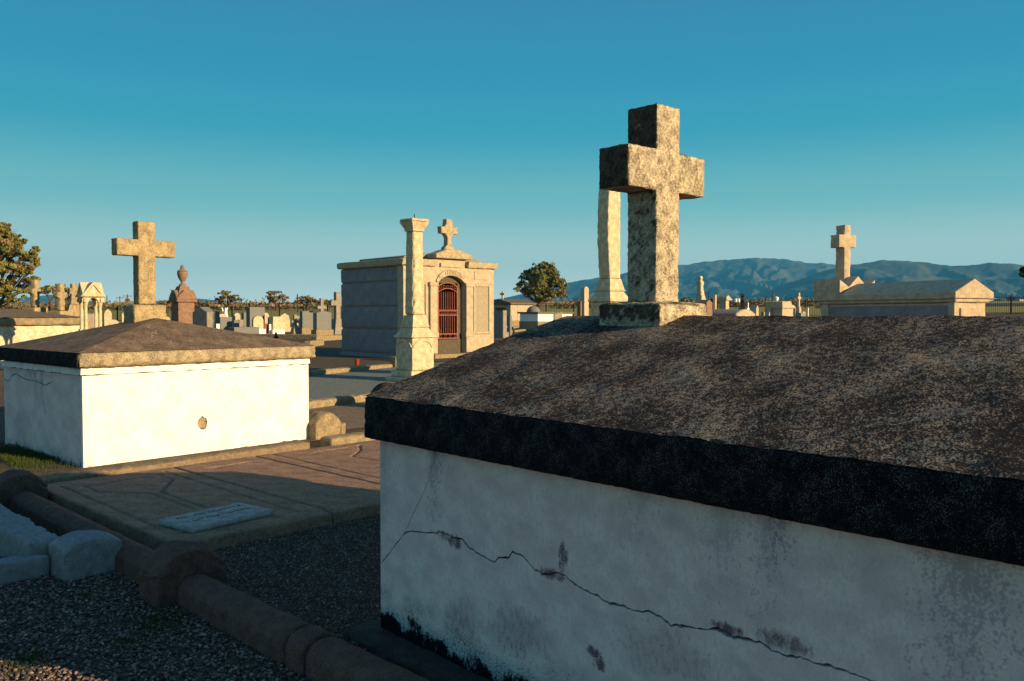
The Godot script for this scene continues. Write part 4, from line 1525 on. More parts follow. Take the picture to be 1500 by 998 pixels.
# ---------- headstones and other monuments ----------
# a stone whose sunlit front runs from pixel column px0 to px1, top at row py1, standing at that distance
func spot(px0: float, px1: float, py1: float, d: float, a: float) -> Dictionary:
	var k := (px0 - CX) / FOCAL
	var k1 := (px1 - CX) / FOCAL
	var v := vdir(a)
	var p := foot(px0, d)
	var wide := (k1 * d - p.x) / (v.x + k1 * v.z)
	var c := p + v * wide * .5
	c.y = terrain(c.x, c.z)
	return {"pos": c, "w": wide, "h": at((px0 + px1) * .5, py1, -c.z).y - c.y}

func outline(shape: String, w: float, h: float) -> Array:
	var x := w * .5
	var res := []
	if shape == "round":
		res = [Vector2(-x, 0), Vector2(x, 0)]
		for i in 13:
			var g := PI * i / 12.0
			res.append(Vector2(cos(g) * x, h - x * .9 + sin(g) * x * .9))
	elif shape == "peak":
		res = [Vector2(-x, 0), Vector2(x, 0), Vector2(x, h - x * .55), Vector2(0, h), Vector2(-x, h - x * .55)]
	elif shape == "gothic":
		res = [Vector2(-x, 0), Vector2(x, 0), Vector2(x, h - x * 1.3), Vector2(x * .75, h - x * .6), Vector2(0, h), Vector2(-x * .75, h - x * .6), Vector2(-x, h - x * 1.3)]
	elif shape == "serp":
		res = [Vector2(-x, 0), Vector2(x, 0), Vector2(x, h * .90)]
		for i in 9:
			var q := lerpf(1.0, -1.0, i / 8.0)
			res.append(Vector2(q * x * .96, h * (.91 + .09 * (1.0 - q * q))))
		res.append(Vector2(-x, h * .90))
	else:
		res = [Vector2(-x, 0), Vector2(x, 0), Vector2(x, h), Vector2(-x, h)]
	return res

func headstone(label: String, px0: float, px1: float, py1: float, d: float, shape: String, mat, thick: float, base: float, base_mat = null, a := 45.0):
	var s := spot(px0, px1, py1, d, a)
	var t := thing("headstone", label, "headstone", s.pos, a, "headstones standing in rows")
	var b := minf(base, s.h * .4)
	if b > 0.0:
		var over := .09
		obj("base", cbox(Vector3(-s.w * .5 - over, -.15, -thick - over), Vector3(s.w * .5 + over, b, over), .015), base_mat if base_mat else mat, t)
	var st := tool()
	var pl := PackedVector2Array(outline(shape, s.w, s.h - b - .001))
	for i in pl.size():
		pl[i].y += (b + .001) if b > 0.0 else (-.15 if pl[i].y < .001 else 0.0)
	prism(st, pl, -thick, 0, .012)
	obj("stone", st, mat, t)
	return t

func cross_monument(called: String, label: String, px: float, py1: float, d: float, arm: float, thick: float, mat, base: float, a := 45.0, at_h := .68):
	var p := foot(px, d)
	var h := at(px, py1, d).y - p.y
	var t := thing(called, label, "cross", p, a, "crosses among the headstones")
	if base > 0.0:
		var st := tool()
		taper(st, arm * 1.1, -.15, thick * 1.4, base)
		obj("base", st, mat, t)
	var k := thick
	var y := h * at_h
	var pl := [Vector2(-k, maxf(base, 0.0) + .001), Vector2(k, maxf(base, 0.0) + .001), Vector2(k, y), Vector2(arm, y), Vector2(arm, y + 2.0 * k), Vector2(k, y + 2.0 * k), Vector2(k, h), Vector2(-k, h), Vector2(-k, y + 2.0 * k), Vector2(-arm, y + 2.0 * k), Vector2(-arm, y), Vector2(-k, y)]
	obj("shaft_and_arms", slab_of(pl, -k * .9, k * .9, .01), mat, t)
	return t

func build_mid_monuments():
	# canopy monument
	var c := foot(133, 22.5)
	var t := thing("canopy_monument", "white marble canopy on four columns with gabled roof", "monument", c, 47.0)
	var hh := at(133, 415, 22.5).y - c.y
	t.scale = Vector3(.66, 1, .66)
	obj("lower_base", cbox(Vector3(-.55, -.15, -.55), Vector3(.55, .75, .55), .02), M.marble, t)
	obj("upper_base", cbox(Vector3(-.42, .751, -.42), Vector3(.42, 1.12, .42), .02), M.marble, t)
	for x in [-.27, .27]:
		for z in [-.27, .27]:
			obj("column_foot", cbox(Vector3(x - .10, 1.121, z - .10), Vector3(x + .10, 1.19, z + .10), .015), M.marble, t)
			var st := tool()
			lathe(st, [Vector2(.075, 1.191), Vector2(.068, 1.25), Vector2(.065, 1.80), Vector2(.07, 1.82), Vector2(.11, 1.90)], Vector3(x, 0, z), 12)
			obj("column", st, M.marble, t)
	for turn in 4:
		var g := [Vector2(-.42, 1.901)]
		g.append_array(arch_pts(-.19, .19, 1.902, 2.02, 8))
		g.append_array([Vector2(.42, 1.901), Vector2(.42, 1.98), Vector2(.0, hh - .06), Vector2(-.42, 1.98)])
		var st := tool()
		prism(st, PackedVector2Array(g), .25, .36, .012, Transform3D(Basis(Vector3.UP, turn * PI / 2), Vector3.ZERO))
		obj("gable", st, M.marble, t)
	for turn in 2:
		var st := tool()
		var rp := [Vector2(-.40, 2.03), Vector2(0, hh - .05), Vector2(.40, 2.03), Vector2(.47, 2.06), Vector2(0.03, hh + .02), Vector2(-.03, hh + .02), Vector2(-.47, 2.06)]
		prism(st, PackedVector2Array(rp), -.41 + turn * .003, .41 - turn * .003, .01, Transform3D(Basis(Vector3.UP, turn * PI / 2), Vector3.ZERO))
		obj("roof", st, M.marble, t)
	# flared pyramid monument with cross top
	var q := foot(109, 27.5)
	var p := thing("pyramid_monument", "cream stone monument with flared pyramid foot and slim cross top", "monument", q, 50.0)
	obj("pedestal", cbox(Vector3(-.42, -.15, -.42), Vector3(.42, 1.30, .42), .02), M.tan_cross, p)
	var st1 := tool()
	taper(st1, .36, 1.301, .16, 1.85)
	obj("flared_foot", st1, M.tan_cross, p)
	obj("shaft", slab_of([Vector2(-.13, 1.851), Vector2(.13, 1.851), Vector2(.10, 2.18), Vector2(.16, 2.20), Vector2(.16, 2.38), Vector2(.09, 2.40), Vector2(.09, 2.53), Vector2(-.09, 2.53), Vector2(-.09, 2.40), Vector2(-.16, 2.38), Vector2(-.16, 2.20), Vector2(-.10, 2.18)], -.12, .12, .02), M.tan_cross, p)
	headstone("small pointed cream headstone right of the marble canopy", 152.5, 164, 453, 42.0, "gothic", M.pale_stone, .16, .3)
	# urn monument
	var u := foot(268, 30.0)
	var m := thing("urn_monument", "brown sandstone pillar monument crowned with a carved urn", "monument", u, 45.0)
	obj("base", cbox(Vector3(-.42, -.15, -.42), Vector3(.42, .42, .42), .02), M.sandstone, m)
	obj("pillar", rough(Vector3(-.30, .421, -.30), Vector3(.30, 1.93, .30), .06, .003, 5.0, .3), M.sandstone, m)
	obj("cornice", cbox(Vector3(-.37, 1.931, -.37), Vector3(.37, 2.03, .37), .03), M.sandstone, m)
	for turn in 4:
		var st := tool()
		prism(st, PackedVector2Array([Vector2(-.36, 2.031), Vector2(.36, 2.031), Vector2(.30, 2.16), Vector2(.10, 2.36), Vector2(-.10, 2.36), Vector2(-.30, 2.16)]), .20, .36, .02, Transform3D(Basis(Vector3.UP, turn * PI / 2), Vector3.ZERO))
		obj("gable", st, M.sandstone, m)
	var cap := tool()
	taper(cap, .33, 2.032, .15, 2.50)
	obj("cap", cap, M.sandstone, m)
	var un := tool()
	lathe(un, [Vector2(0, 2.501), Vector2(.14, 2.501), Vector2(.13, 2.55), Vector2(.07, 2.60), Vector2(.06, 2.66), Vector2(.10, 2.72), Vector2(.16, 2.84), Vector2(.185, 2.95), Vector2(.17, 3.0), Vector2(.19, 3.02), Vector2(.12, 3.08), Vector2(.06, 3.12), Vector2(.08, 3.18), Vector2(.045, 3.23), Vector2(0, 3.27)], Vector3.ZERO, 20)
	obj("urn", un, M.sandstone, m)
	# broad gabled stone with its dark face to the camera
	var g0 := foot(303, 25.5)
	var b := thing("headstone", "thick peaked headstone with broad dark face beside the sandstone urn pillar", "headstone", g0, 45.0, "headstones standing in rows")
	var hgt := at(292, 452.5, 25.9).y
	var st2 := tool()
	prism(st2, PackedVector2Array([Vector2(0, -.1), Vector2(1.0, -.1), Vector2(1.0, hgt - .16), Vector2(.5, hgt), Vector2(0, hgt - .16)]), 0, .30, .015, Transform3D(Basis(Vector3(0, 0, -1), Vector3.UP, Vector3(1, 0, 0)), Vector3.ZERO))
	obj("stone", st2, M.tomb_grey, b)
	headstone("narrow grey headstone half hidden behind the thick peaked one", 315, 322, 456, 34.0, "flat", M.grey_granite, .2, 0.0)
	headstone("small white marble block at the foot of the peaked headstone", 316.5, 322, 474.5, 30.0, "flat", M.white_paint, .2, 0.0)
	headstone("plain grey granite headstone on cream base near the angel", 322.5, 340, 464.5, 50.0, "flat", M.grey_granite, .2, .35, M.kerb_stone)
	# angel
	var ap := foot(330.5, 62.0)
	var an := thing("angel_statue", "small white angel statue with raised wings on a plinth", "statue", ap, 40.0)
	var ah := at(330, 450, 62.0).y - ap.y
	obj("plinth", cbox(Vector3(-.2, -.1, -.2), Vector3(.2, ah - .82, .2), .015), M.white_paint, an)
	var body := tool()
	lathe(body, [Vector2(.19, ah - .819), Vector2(.16, ah - .6), Vector2(.12, ah - .38), Vector2(.13, ah - .28), Vector2(.05, ah - .22), Vector2(.08, ah - .15), Vector2(.06, ah - .07), Vector2(0, ah - .04)], Vector3.ZERO, 14)
	obj("figure", body, M.white_paint, an)
	for s in [-1.0, 1.0]:
		obj("wing", slab_of([Vector2(s * .05, ah - .40), Vector2(s * .10, ah - .52), Vector2(s * .26, ah - .08), Vector2(s * .24, ah), Vector2(s * .16, ah - .10)], -.14, -.09, .008), M.white_paint, an)
	headstone("low square grey headstone left of its paler neighbour among the kerbs", 343, 350, 469, 50.0, "flat", M.grey_granite, .3, 0.0)
	headstone("low square pale grey headstone right of the small dark one", 350.5, 357, 468.5, 51.0, "flat", M.tomb_grey, .3, 0.0)
	block("ledger_stone", "long grey ledger stone lying among the kerbs", foot(357, 47.0), 45.0, Vector3(1.5, .62, .7), M.grey_granite, false)
	headstone("tall broad grey granite headstone behind the round topped white one", 366, 388, 450, 55.0, "flat", M.grey_granite, .5, .3)
	headstone("narrow grey headstone left of the tall broad granite one", 357, 362, 458, 57.0, "flat", M.grey_granite, .3, 0.0)
	headstone("round topped white marble headstone on white base", 371, 386, 463, 49.0, "round", M.marble, .2, .45, M.white_paint)
	headstone("small red brown granite block beside the round white headstone", 387, 392.5, 474, 50.0, "flat", M.rust, .35, .15, M.kerb_stone)
	headstone("tiny white tapered flower vase stone", 394.5, 399, 475, 50.0, "flat", M.white_paint, .12, 0.0)
	# stepped white monument
	var sp := spot(400, 414, 464, 50.0, 45.0)
	var sm := thing("stepped_monument", "white marble monument of stepped offset blocks", "monument", sp.pos, 45.0)
	obj("base", cbox(Vector3(-sp.w * .5 - .08, -.15, -.62), Vector3(sp.w * .5 + .10, .38, .08), .015), M.white_paint, sm)
	obj("body", cbox(Vector3(-sp.w * .5, .381, -.5), Vector3(sp.w * .5, sp.h, 0), .015), M.marble, sm)
	obj("side_block", cbox(Vector3(sp.w * .5 + .001, .381, -.45), Vector3(sp.w * .5 + .26, sp.h - .34, -.05), .015), M.marble, sm)
	headstone("cream peaked headstone behind the stepped white monument", 411, 423.5, 459, 58.0, "peak", M.pale_stone, .2, .25)
	cross_monument("cross_monument", "short grey granite cross with flaring foot", 432, 461, 51.0, .26, .085, M.tomb_grey, .62, 45.0, .60)
	headstone("square grey granite headstone on thick cream base", 443, 459, 456, 53.0, "flat", M.grey_granite, .3, .42, M.kerb_stone)
	headstone("large grey granite headstone on wide cream base beside the tall cross", 464, 485.5, 456, 50.0, "serp", M.grey_granite, .42, .36, M.kerb_stone)
	cross_monument("cross_monument", "small grey cross showing above the large granite headstone", 471, 437, 58.0, .36, .11, M.tomb_grey, .5)
	cross_monument("cross_monument", "tall grey granite cross beside the mausoleum wall", 494, 428, 53.0, .52, .16, M.tomb_grey, .95)
	cross_monument("cross_marker", "little dark iron cross in front of the cream kerb", 404, 487, 34.0, .10, .035, M.iron, 0.0)
	for k in [[352, 496, 464, 497.5, "long cream kerb in front of the white and grey headstones"], [464, 500, 508, 497, "cream kerb before the large granite headstone"], [455, 508.5, 475, 505.5, "broken cream kerb piece near the square vault roof corner"]]:
		var p0 := on_ground(k[0], k[1])
		var p1 := on_ground(k[2], k[3])
		kerb("plot_kerb", k[4], p0, p1, .3, .26, M.kerb_stone, .02)
	# right of the mausoleum
	headstone("dark fronted headstone with sunlit edge before the little chapel", 737, 742.5, 455, 46.0, "flat", M.tomb_grey, .75, .3)
	var ch := foot(748, 66.0)
	var cp := thing("chapel_tomb", "small gabled chapel tomb with cross and sunlit cream side", "tomb", ch, 45.0)
	var eave := at(748, 446, 66.0).y - ch.y
	var rdg := at(736, 438, 66.5).y - ch.y
	obj("wall", cbox(Vector3(.75, -.2, -2.4), Vector3(2.55, eave, 0), .02), M.tomb_cream, cp)
	obj("porch_wall", cbox(Vector3(0, -.2, -.62), Vector3(.748, eave, 0), .02), M.tomb_cream, cp)
	obj("porch_wall", cbox(Vector3(0, -.2, -2.4), Vector3(.748, eave, -1.78), .02), M.tomb_cream, cp)
	obj("lintel", cbox(Vector3(0.003, eave - .25, -1.778), Vector3(.746, eave - .001, -.622), .01), M.tomb_cream, cp)
	obj("base_course", cbox(Vector3(-.05, -.2, -2.45), Vector3(2.6, .55, .05), .02), M.kerb_stone, cp)
	var rs := tool()
	prism(rs, PackedVector2Array([Vector2(-.22, eave + .002), Vector2(2.62, eave + .002), Vector2(2.62, eave + .12), Vector2(1.2, rdg), Vector2(-.22, eave + .12)]), -.2, 2.75, .02, Transform3D(Basis(Vector3(0, 0, -1), Vector3.UP, Vector3(1, 0, 0)), Vector3.ZERO))
	obj("roof", rs, M.grey_light_roof, cp)
	var cc := tool()
	prism(cc, PackedVector2Array([Vector2(-.07, 0), Vector2(.07, 0), Vector2(.07, .38), Vector2(.26, .38), Vector2(.26, .52), Vector2(.07, .52), Vector2(.07, .66), Vector2(-.07, .66), Vector2(-.07, .52), Vector2(-.26, .52), Vector2(-.26, .38), Vector2(-.07, .38)]), -.06, .06, .01, Transform3D(Basis(Vector3(0, 0, -1), Vector3.UP, Vector3(1, 0, 0)), Vector3(.3, rdg - .05, -1.2)))
	obj("roof_cross", cc, M.tomb_cream, cp)
	headstone("narrow grey headstone between the chapel tomb and the domed vault", 747, 750, 463, 50.0, "flat", M.grey_granite, .25, 0.0)
	var dv := foot(788, 58.0)
	var dm := thing("burial_vault", "low white vault with dark end wall and small dome", "tomb", dv, 45.0)
	var de := at(788, 457, 58.0).y - dv.y
	obj("chamber", cbox(Vector3(0, -.2, -1.75), Vector3(3.6, de - .12, 0), .02), M.white_plaster, dm)
	obj("roof_slab", cbox(Vector3(-.12, de - .119, -1.9), Vector3(3.7, de, .12), .02), M.grey_light_roof, dm)
	var dome := tool()
	var pr := []
	for i in 9:
		var g := PI * .5 * i / 8.0
		pr.append(Vector2(cos(g) * .48, de + .001 + sin(g) * .42))
	lathe(dome, pr, Vector3(.5, 0, -.9), 18)
	obj("dome", dome, M.grey_granite, dm)
	obj("lower_band", cbox(Vector3(-.03, -.2, -1.78), Vector3(3.63, .62, .03), .01), M.kerb_stone, dm)
	for k in [[722, 487, 775, 477, "cream plot kerb right of the mausoleum"], [724, 492, 790, 481, "cream plot kerb nearer the large vault roof"], [768, 479, 800, 474, "short cream kerb before the domed vault"]]:
		kerb("plot_kerb", k[4], on_ground(k[0], k[1]), on_ground(k[2], k[3]), .35, .22, M.kerb_stone, .02)
	for k in [[762, 476.5, 42.0, "small grey boulder near the short cream kerb by the chapel tomb"], [784, 473, 46.0, "small grey boulder against the white wall of the domed vault"]]:
		block("boulder", k[3], foot(k[0], k[2]), 40.0, Vector3(.6, .4, .5), M.grey_granite, true)
	headstone("tall slim round topped cream stone left of the broken column", 856, 862.5, 420, 52.0, "round", M.pale_stone, .3, .3)
	headstone("short brown round topped stone beside the tall slim cream one", 850.5, 854.5, 441, 52.0, "round", M.sandstone, .3, .2)

func far_rows():
	var r := RandomNumberGenerator.new()
	r.seed = 404
	var kinds := [["round", "small pale round topped headstone in the far rows before the iron fence", M.pale_stone], ["flat", "small grey square headstone in the far rows before the iron fence", M.tomb_grey], ["flat", "low white marble block in the far rows before the iron fence", M.white_paint]]
	for span in [[300.0, 498.0, 17], [735.0, 860.0, 7], [1004.0, 1190.0, 12], [120.0, 250.0, 7]]:
		for i in span[2]:
			var k: Array = kinds[r.randi() % 3]
			var d := r.randf_range(56.0, 80.0)
			var p := foot(lerpf(span[0], span[1], (i + r.randf() * .8) / span[2]), d)
			var t := thing("headstone", k[1], "headstone", p, 45.0 + r.randf_range(-6, 6), "far rows of small headstones")
			var w := r.randf_range(.45, .8)
			var h := r.randf_range(.6, 1.2) if k[2] != M.white_paint else r.randf_range(.35, .6)
			obj("base", cbox(Vector3(-w * .5 - .08, -.1, -.30), Vector3(w * .5 + .08, .16, .08), .01), k[2], t)
			var st := tool()
			var pl := PackedVector2Array(outline(k[0], w, h))
			for q in pl.size():
				pl[q].y += .162
			prism(st, pl, -.2, 0, .01)
			obj("stone", st, k[2], t)

func build_right_monuments():
	far_rows()
	# robed statue
	var o := foot(1026, 44.0)
	var t := thing("robed_statue", "weathered cream statue of a veiled robed figure on a rocky base", "statue", o, 45.0)
	var h := at(1026, 405, 44.0).y - o.y
	obj("pedestal", cbox(Vector3(-.4, -.15, -.4), Vector3(.4, h - 2.05, .4), .03), M.pale_stone, t)
	obj("rock", rough(Vector3(-.32, h - 2.049, -.32), Vector3(.32, h - 1.0, .32), .05, .05, 3.0, 1.2, func(p: Vector3):
		var k := clampf((p.y - h + 2.05) / 1.05, 0.0, 1.0)
		return Vector3(p.x * lerpf(1.0, .55, k), p.y, p.z * lerpf(1.0, .55, k))), M.marble, t)
	obj("figure", rough(Vector3(-.17, h - 1.0, -.15), Vector3(.17, h, .15), .028, .022, 6.0, 1.4, func(p: Vector3):
		var k := clampf((p.y - h + 1.0), 0.0, 1.0)
		var g := 1.0 - .25 * smoothstep(0.0, .45, k) + .22 * smoothstep(.5, .66, k) - .45 * smoothstep(.70, .82, k) + .18 * smoothstep(.82, .9, k)
		return Vector3(p.x * g - .06 * k, p.y, p.z * g)), M.marble, t)
	headstone("pinkish gabled headstone in front of the robed statue", 1035, 1043.5, 439, 40.0, "peak", M.sandstone, .5, 0.0)
	var q := foot(1047, 44.0)
	var post := thing("grave_post", "slender cream stone post with stepped foot", "post", q)
	var ph := at(1047, 432, 44.0).y - q.y
	obj("foot", cbox(Vector3(-.16, -.15, -.16), Vector3(.16, ph * .42, .16), .01), M.pale_stone, post)
	obj("shaft", cbox(Vector3(-.07, ph * .42 + .001, -.07), Vector3(.07, ph, .07), .012), M.pale_stone, post)
	var s := spot(1063, 1068, 440, 56.0, 45.0)
	var pm := thing("pillar_monument", "cream pillar monument with a gabled cap", "monument", s.pos, 45.0)
	obj("pillar", cbox(Vector3(-.2, -.15, -.5), Vector3(.2, s.h, 0), .01), M.pale_stone, pm)
	obj("gable_cap", slab_of([Vector2(-.32, s.h + .001), Vector2(.42, s.h + .001), Vector2(.42, s.h + .06), Vector2(-.1, s.h + .34), Vector2(-.32, s.h + .20)], -.6, .12, .01), M.pale_stone, pm)
	var dk := foot(1087.5, 50.0)
	var dh := at(1087.5, 430, 50.0).y - dk.y
	var dc := thing("cross_monument", "dark trefoil cross on a broad sloping base", "cross", dk, 20.0, "crosses among the headstones")
	var bs := tool()
	taper(bs, .55, -.15, .18, dh - .82)
	obj("base", bs, M.dark_stone, dc)
	var tp := [Vector2(-.09, dh - .819), Vector2(.09, dh - .819), Vector2(.09, dh - .5)]
	for c in [[.17, -.38, -.5], [0.0, -.16, 0.0], [-.17, -.38, .5]]:
		for i in 9:
			var ang: float = PI * .5 - (c[0] / .17) * PI * .5 + (lerpf(-.66, .66, i / 8.0)) * PI
			tp.append(Vector2(c[0] + cos(ang) * .15, dh + c[1] + sin(ang) * .15))
	tp.append(Vector2(-.09, dh - .5))
	obj("trefoil", slab_of(tp, -.1, .1, 0.0), M.dark_stone, dc)
	cross_monument("cross_marker", "small white cross behind the round topped cream tomb", 1095.5, 443.5, 64.0, .17, .05, M.white_paint, 0.0)
	var rt := spot(1078, 1106, 453, 40.0, 45.0)
	var tomb := thing("barrel_tomb", "round topped cream barrel tomb with a corner post", "tomb", rt.pos, 45.0)
	var ar := [Vector2(-rt.w * .5, -.15), Vector2(rt.w * .5, -.15)]
	var arc := arch_pts(-rt.w * .5, rt.w * .5, rt.h - .22, rt.h, 14)
	arc.reverse()
	ar.append_array(arc)
	obj("barrel", slab_of(ar, -1.9, 0, .01), M.tomb_grey, tomb)
	obj("front_face", slab_of(ar.map(func(p): return Vector2(p.x * .97, p.y - .03)), .001, .03, .006), M.tomb_cream, tomb)
	obj("corner_post", slab_of([Vector2(rt.w * .5 + .002, -.15), Vector2(rt.w * .5 + .26, -.15), Vector2(rt.w * .5 + .26, rt.h + .02), Vector2(rt.w * .5 + .13, rt.h + .20), Vector2(rt.w * .5 + .002, rt.h + .02)], -.3, .06, .01), M.tomb_cream, tomb)
	var ls: Node3D = headstone("leaning curved cream stone right of the barrel tomb", 1122, 1126, 449, 42.0, "gothic", M.pale_stone, .16, 0.0)
	ls.rotation.z = -.28
	var sc := spot(1146, 1162, 441, 42.0, 45.0)
	var sg := thing("scroll_monument", "cream block monument with scrolled pediment top", "monument", sc.pos, 45.0)
	obj("block", cbox(Vector3(-sc.w * .5, -.15, -.95), Vector3(sc.w * .5, sc.h - .38, 0), .015), M.tomb_cream, sg)
	var scr := [Vector2(-sc.w * .5 - .08, sc.h - .378), Vector2(sc.w * .5 + .08, sc.h - .378), Vector2(sc.w * .5 + .12, sc.h - .25), Vector2(sc.w * .28, sc.h - .18), Vector2(sc.w * .18, sc.h - .02), Vector2(0, sc.h), Vector2(-sc.w * .2, sc.h - .05), Vector2(-sc.w * .5, sc.h - .02), Vector2(-sc.w * .5 - .12, sc.h - .05)]
	obj("scroll_top", slab_of(scr, -.9, .06, .02), M.tomb_cream, sg)
	var fb := foot(1137, 48.0)
	var fh := at(1137, 434, 48.0).y - fb.y
	var fin := thing("urn_post", "slim post with bright white round finial behind the scrolled block", "post", fb)
	var fs := tool()
	lathe(fs, [Vector2(.12, -.1), Vector2(.10, fh - .45), Vector2(.20, fh - .42), Vector2(.06, fh - .30), Vector2(.13, fh - .18), Vector2(.13, fh - .06), Vector2(0, fh)], Vector3.ZERO, 14)
	obj("post", fs, M.white_paint, fin)
	cross_monument("cross_monument", "cream wheel headed cross on stepped grey block", 1169.5, 429, 41.0, .15, .06, M.pale_stone, 1.55, 45.0, .86)
	var cb := foot(1168.5, 41.0)
	var blk := thing("pedestal_block", "grey square pedestal under the wheel headed cross", "pedestal", cb)
	obj("block", cbox(Vector3(-.26, -.15, .02), Vector3(.26, 1.25, .30), .01), M.tomb_side, blk)
	cross_monument("cross_marker", "plain white wooden cross left of the long gabled vault", 1183.5, 451, 40.0, .085, .03, M.white_paint, 0.0, 45.0, .66)

# ---------- fence ----------
func build_fence():
	var line := [foot(-120, 98.0), foot(172, 96.0), foot(480, 92.0), foot(760, 90.0), foot(1050, 86.0), foot(1300, 82.0), foot(1620, 80.0)]
	var t := thing("iron_fence", "long dark iron picket fence enclosing the cemetery", "fence", Vector3.ZERO)
	t.rotation = Vector3.ZERO
	var pk := tool()
	var n := 0
	for i in line.size() - 1:
		var p: Vector3 = line[i]
		var q: Vector3 = line[i + 1]
		var len := p.distance_to(q)
		var m := int(len / 2.6)
		for k in m + 1:
			var c := p.lerp(q, float(k) / m)
			c.y = terrain(c.x, c.z)
			var ps := cbox(Vector3(-.045, -.1, -.045) + c, Vector3(.045, 1.82, .045) + c, .006)
			obj("post", ps, M.iron, t)
			if k < m:
				var e := p.lerp(q, float(k + 1) / m)
				e.y = terrain(e.x, e.z)
				for y in [.18, 1.58]:
					var rl := tool()
					tube(rl, [c + Vector3(0, y, 0), e + Vector3(0, y, 0)], [.022, .022], 4)
					obj("rail", rl, M.iron, t)
				for s in 17:
					var f := c.lerp(e, (s + .5) / 17.0)
					box(pk, f + Vector3(-.012, .05, -.012), f + Vector3(.012, 1.72, .012), 0)
	obj("pickets", pk, M.iron, t).set_meta("kind", "stuff")

# ---------- far things ----------
func house(called: String, label: String, px0: float, px1: float, py_eave: float, py_top: float, d: float, wall, roof, deep := 8.0):
	var p := foot(px0, d)
	var q := foot(px1, d)
	var w := q.x - p.x
	var e := at(px0, py_eave, d).y - p.y
	var r := at(px0, py_top, d).y - p.y
	var t := thing(called, label, "building", Vector3((p.x + q.x) * .5, p.y, p.z), 90.0)
	obj("wall", cbox(Vector3(-w * .5, -2, -deep), Vector3(w * .5, e, 0), .05), wall, t)
	var st := tool()
	prism(st, PackedVector2Array([Vector2(-deep * .5 - .5, e + .01), Vector2(deep * .5 + .5, e + .01), Vector2(0, r)]), -w * .5 - .4, w * .5 + .4, .02, Transform3D(Basis(Vector3(0, 0, 1), Vector3.UP, Vector3(-1, 0, 0)), Vector3(0, 0, -deep * .5)))
	obj("roof", st, roof, t)
	var n := maxi(1, int(w / 5.0))
	for i in n:
		var x := lerpf(-w * .5, w * .5, (i + .5) / n)
		obj("window", cbox(Vector3(x - .7, e * .35, .001), Vector3(x + .7, e * .78, .05), .01), M.glass_dark, t)

func car(label: String, px: float, d: float, mat, turn := 90.0):
	var p := foot(px, d)
	var t := thing("parked_car", label, "car", p, turn)
	obj("body", slab_of([Vector2(-2.1, .35), Vector2(2.1, .35), Vector2(2.15, .75), Vector2(1.5, .92), Vector2(-2.1, .98), Vector2(-2.2, .6)], -.85, .85, .06), mat, t)
	obj("cabin", slab_of([Vector2(-1.7, .985), Vector2(1.05, .94), Vector2(.45, 1.45), Vector2(-1.2, 1.47)], -.72, .72, .08), M.glass_dark, t)
	obj("car_roof", cbox(Vector3(-1.15, 1.472, -.66), Vector3(.42, 1.51, .66), .02), mat, t)
	for x in [-1.35, 1.35]:
		for z in [-.80, .80]:
			var st := tool()
			lathe(st, [Vector2(0, -.1), Vector2(.32, -.1), Vector2(.32, .1), Vector2(0, .1)], Vector3.ZERO, 14, Transform3D(Basis(Vector3.RIGHT, PI / 2), Vector3(x, .33, z)))
			obj("wheel", st, M.iron, t)

func pole(label: String, px: float, py1: float, d: float, arms: bool):
	var p := foot(px, d)
	var h := at(px, py1, d).y - p.y
	var t := thing("utility_pole", label, "pole", p, 75.0)
	var st := tool()
	tube(st, [Vector3(0, -.5, 0), Vector3(0, h, 0)], [.16, .11], 7)
	obj("pole", st, M.wood, t)
	if arms:
		obj("crossarm", cbox(Vector3(-1.2, h - .6, -.06), Vector3(1.2, h - .45, .06), .01), M.wood, t)

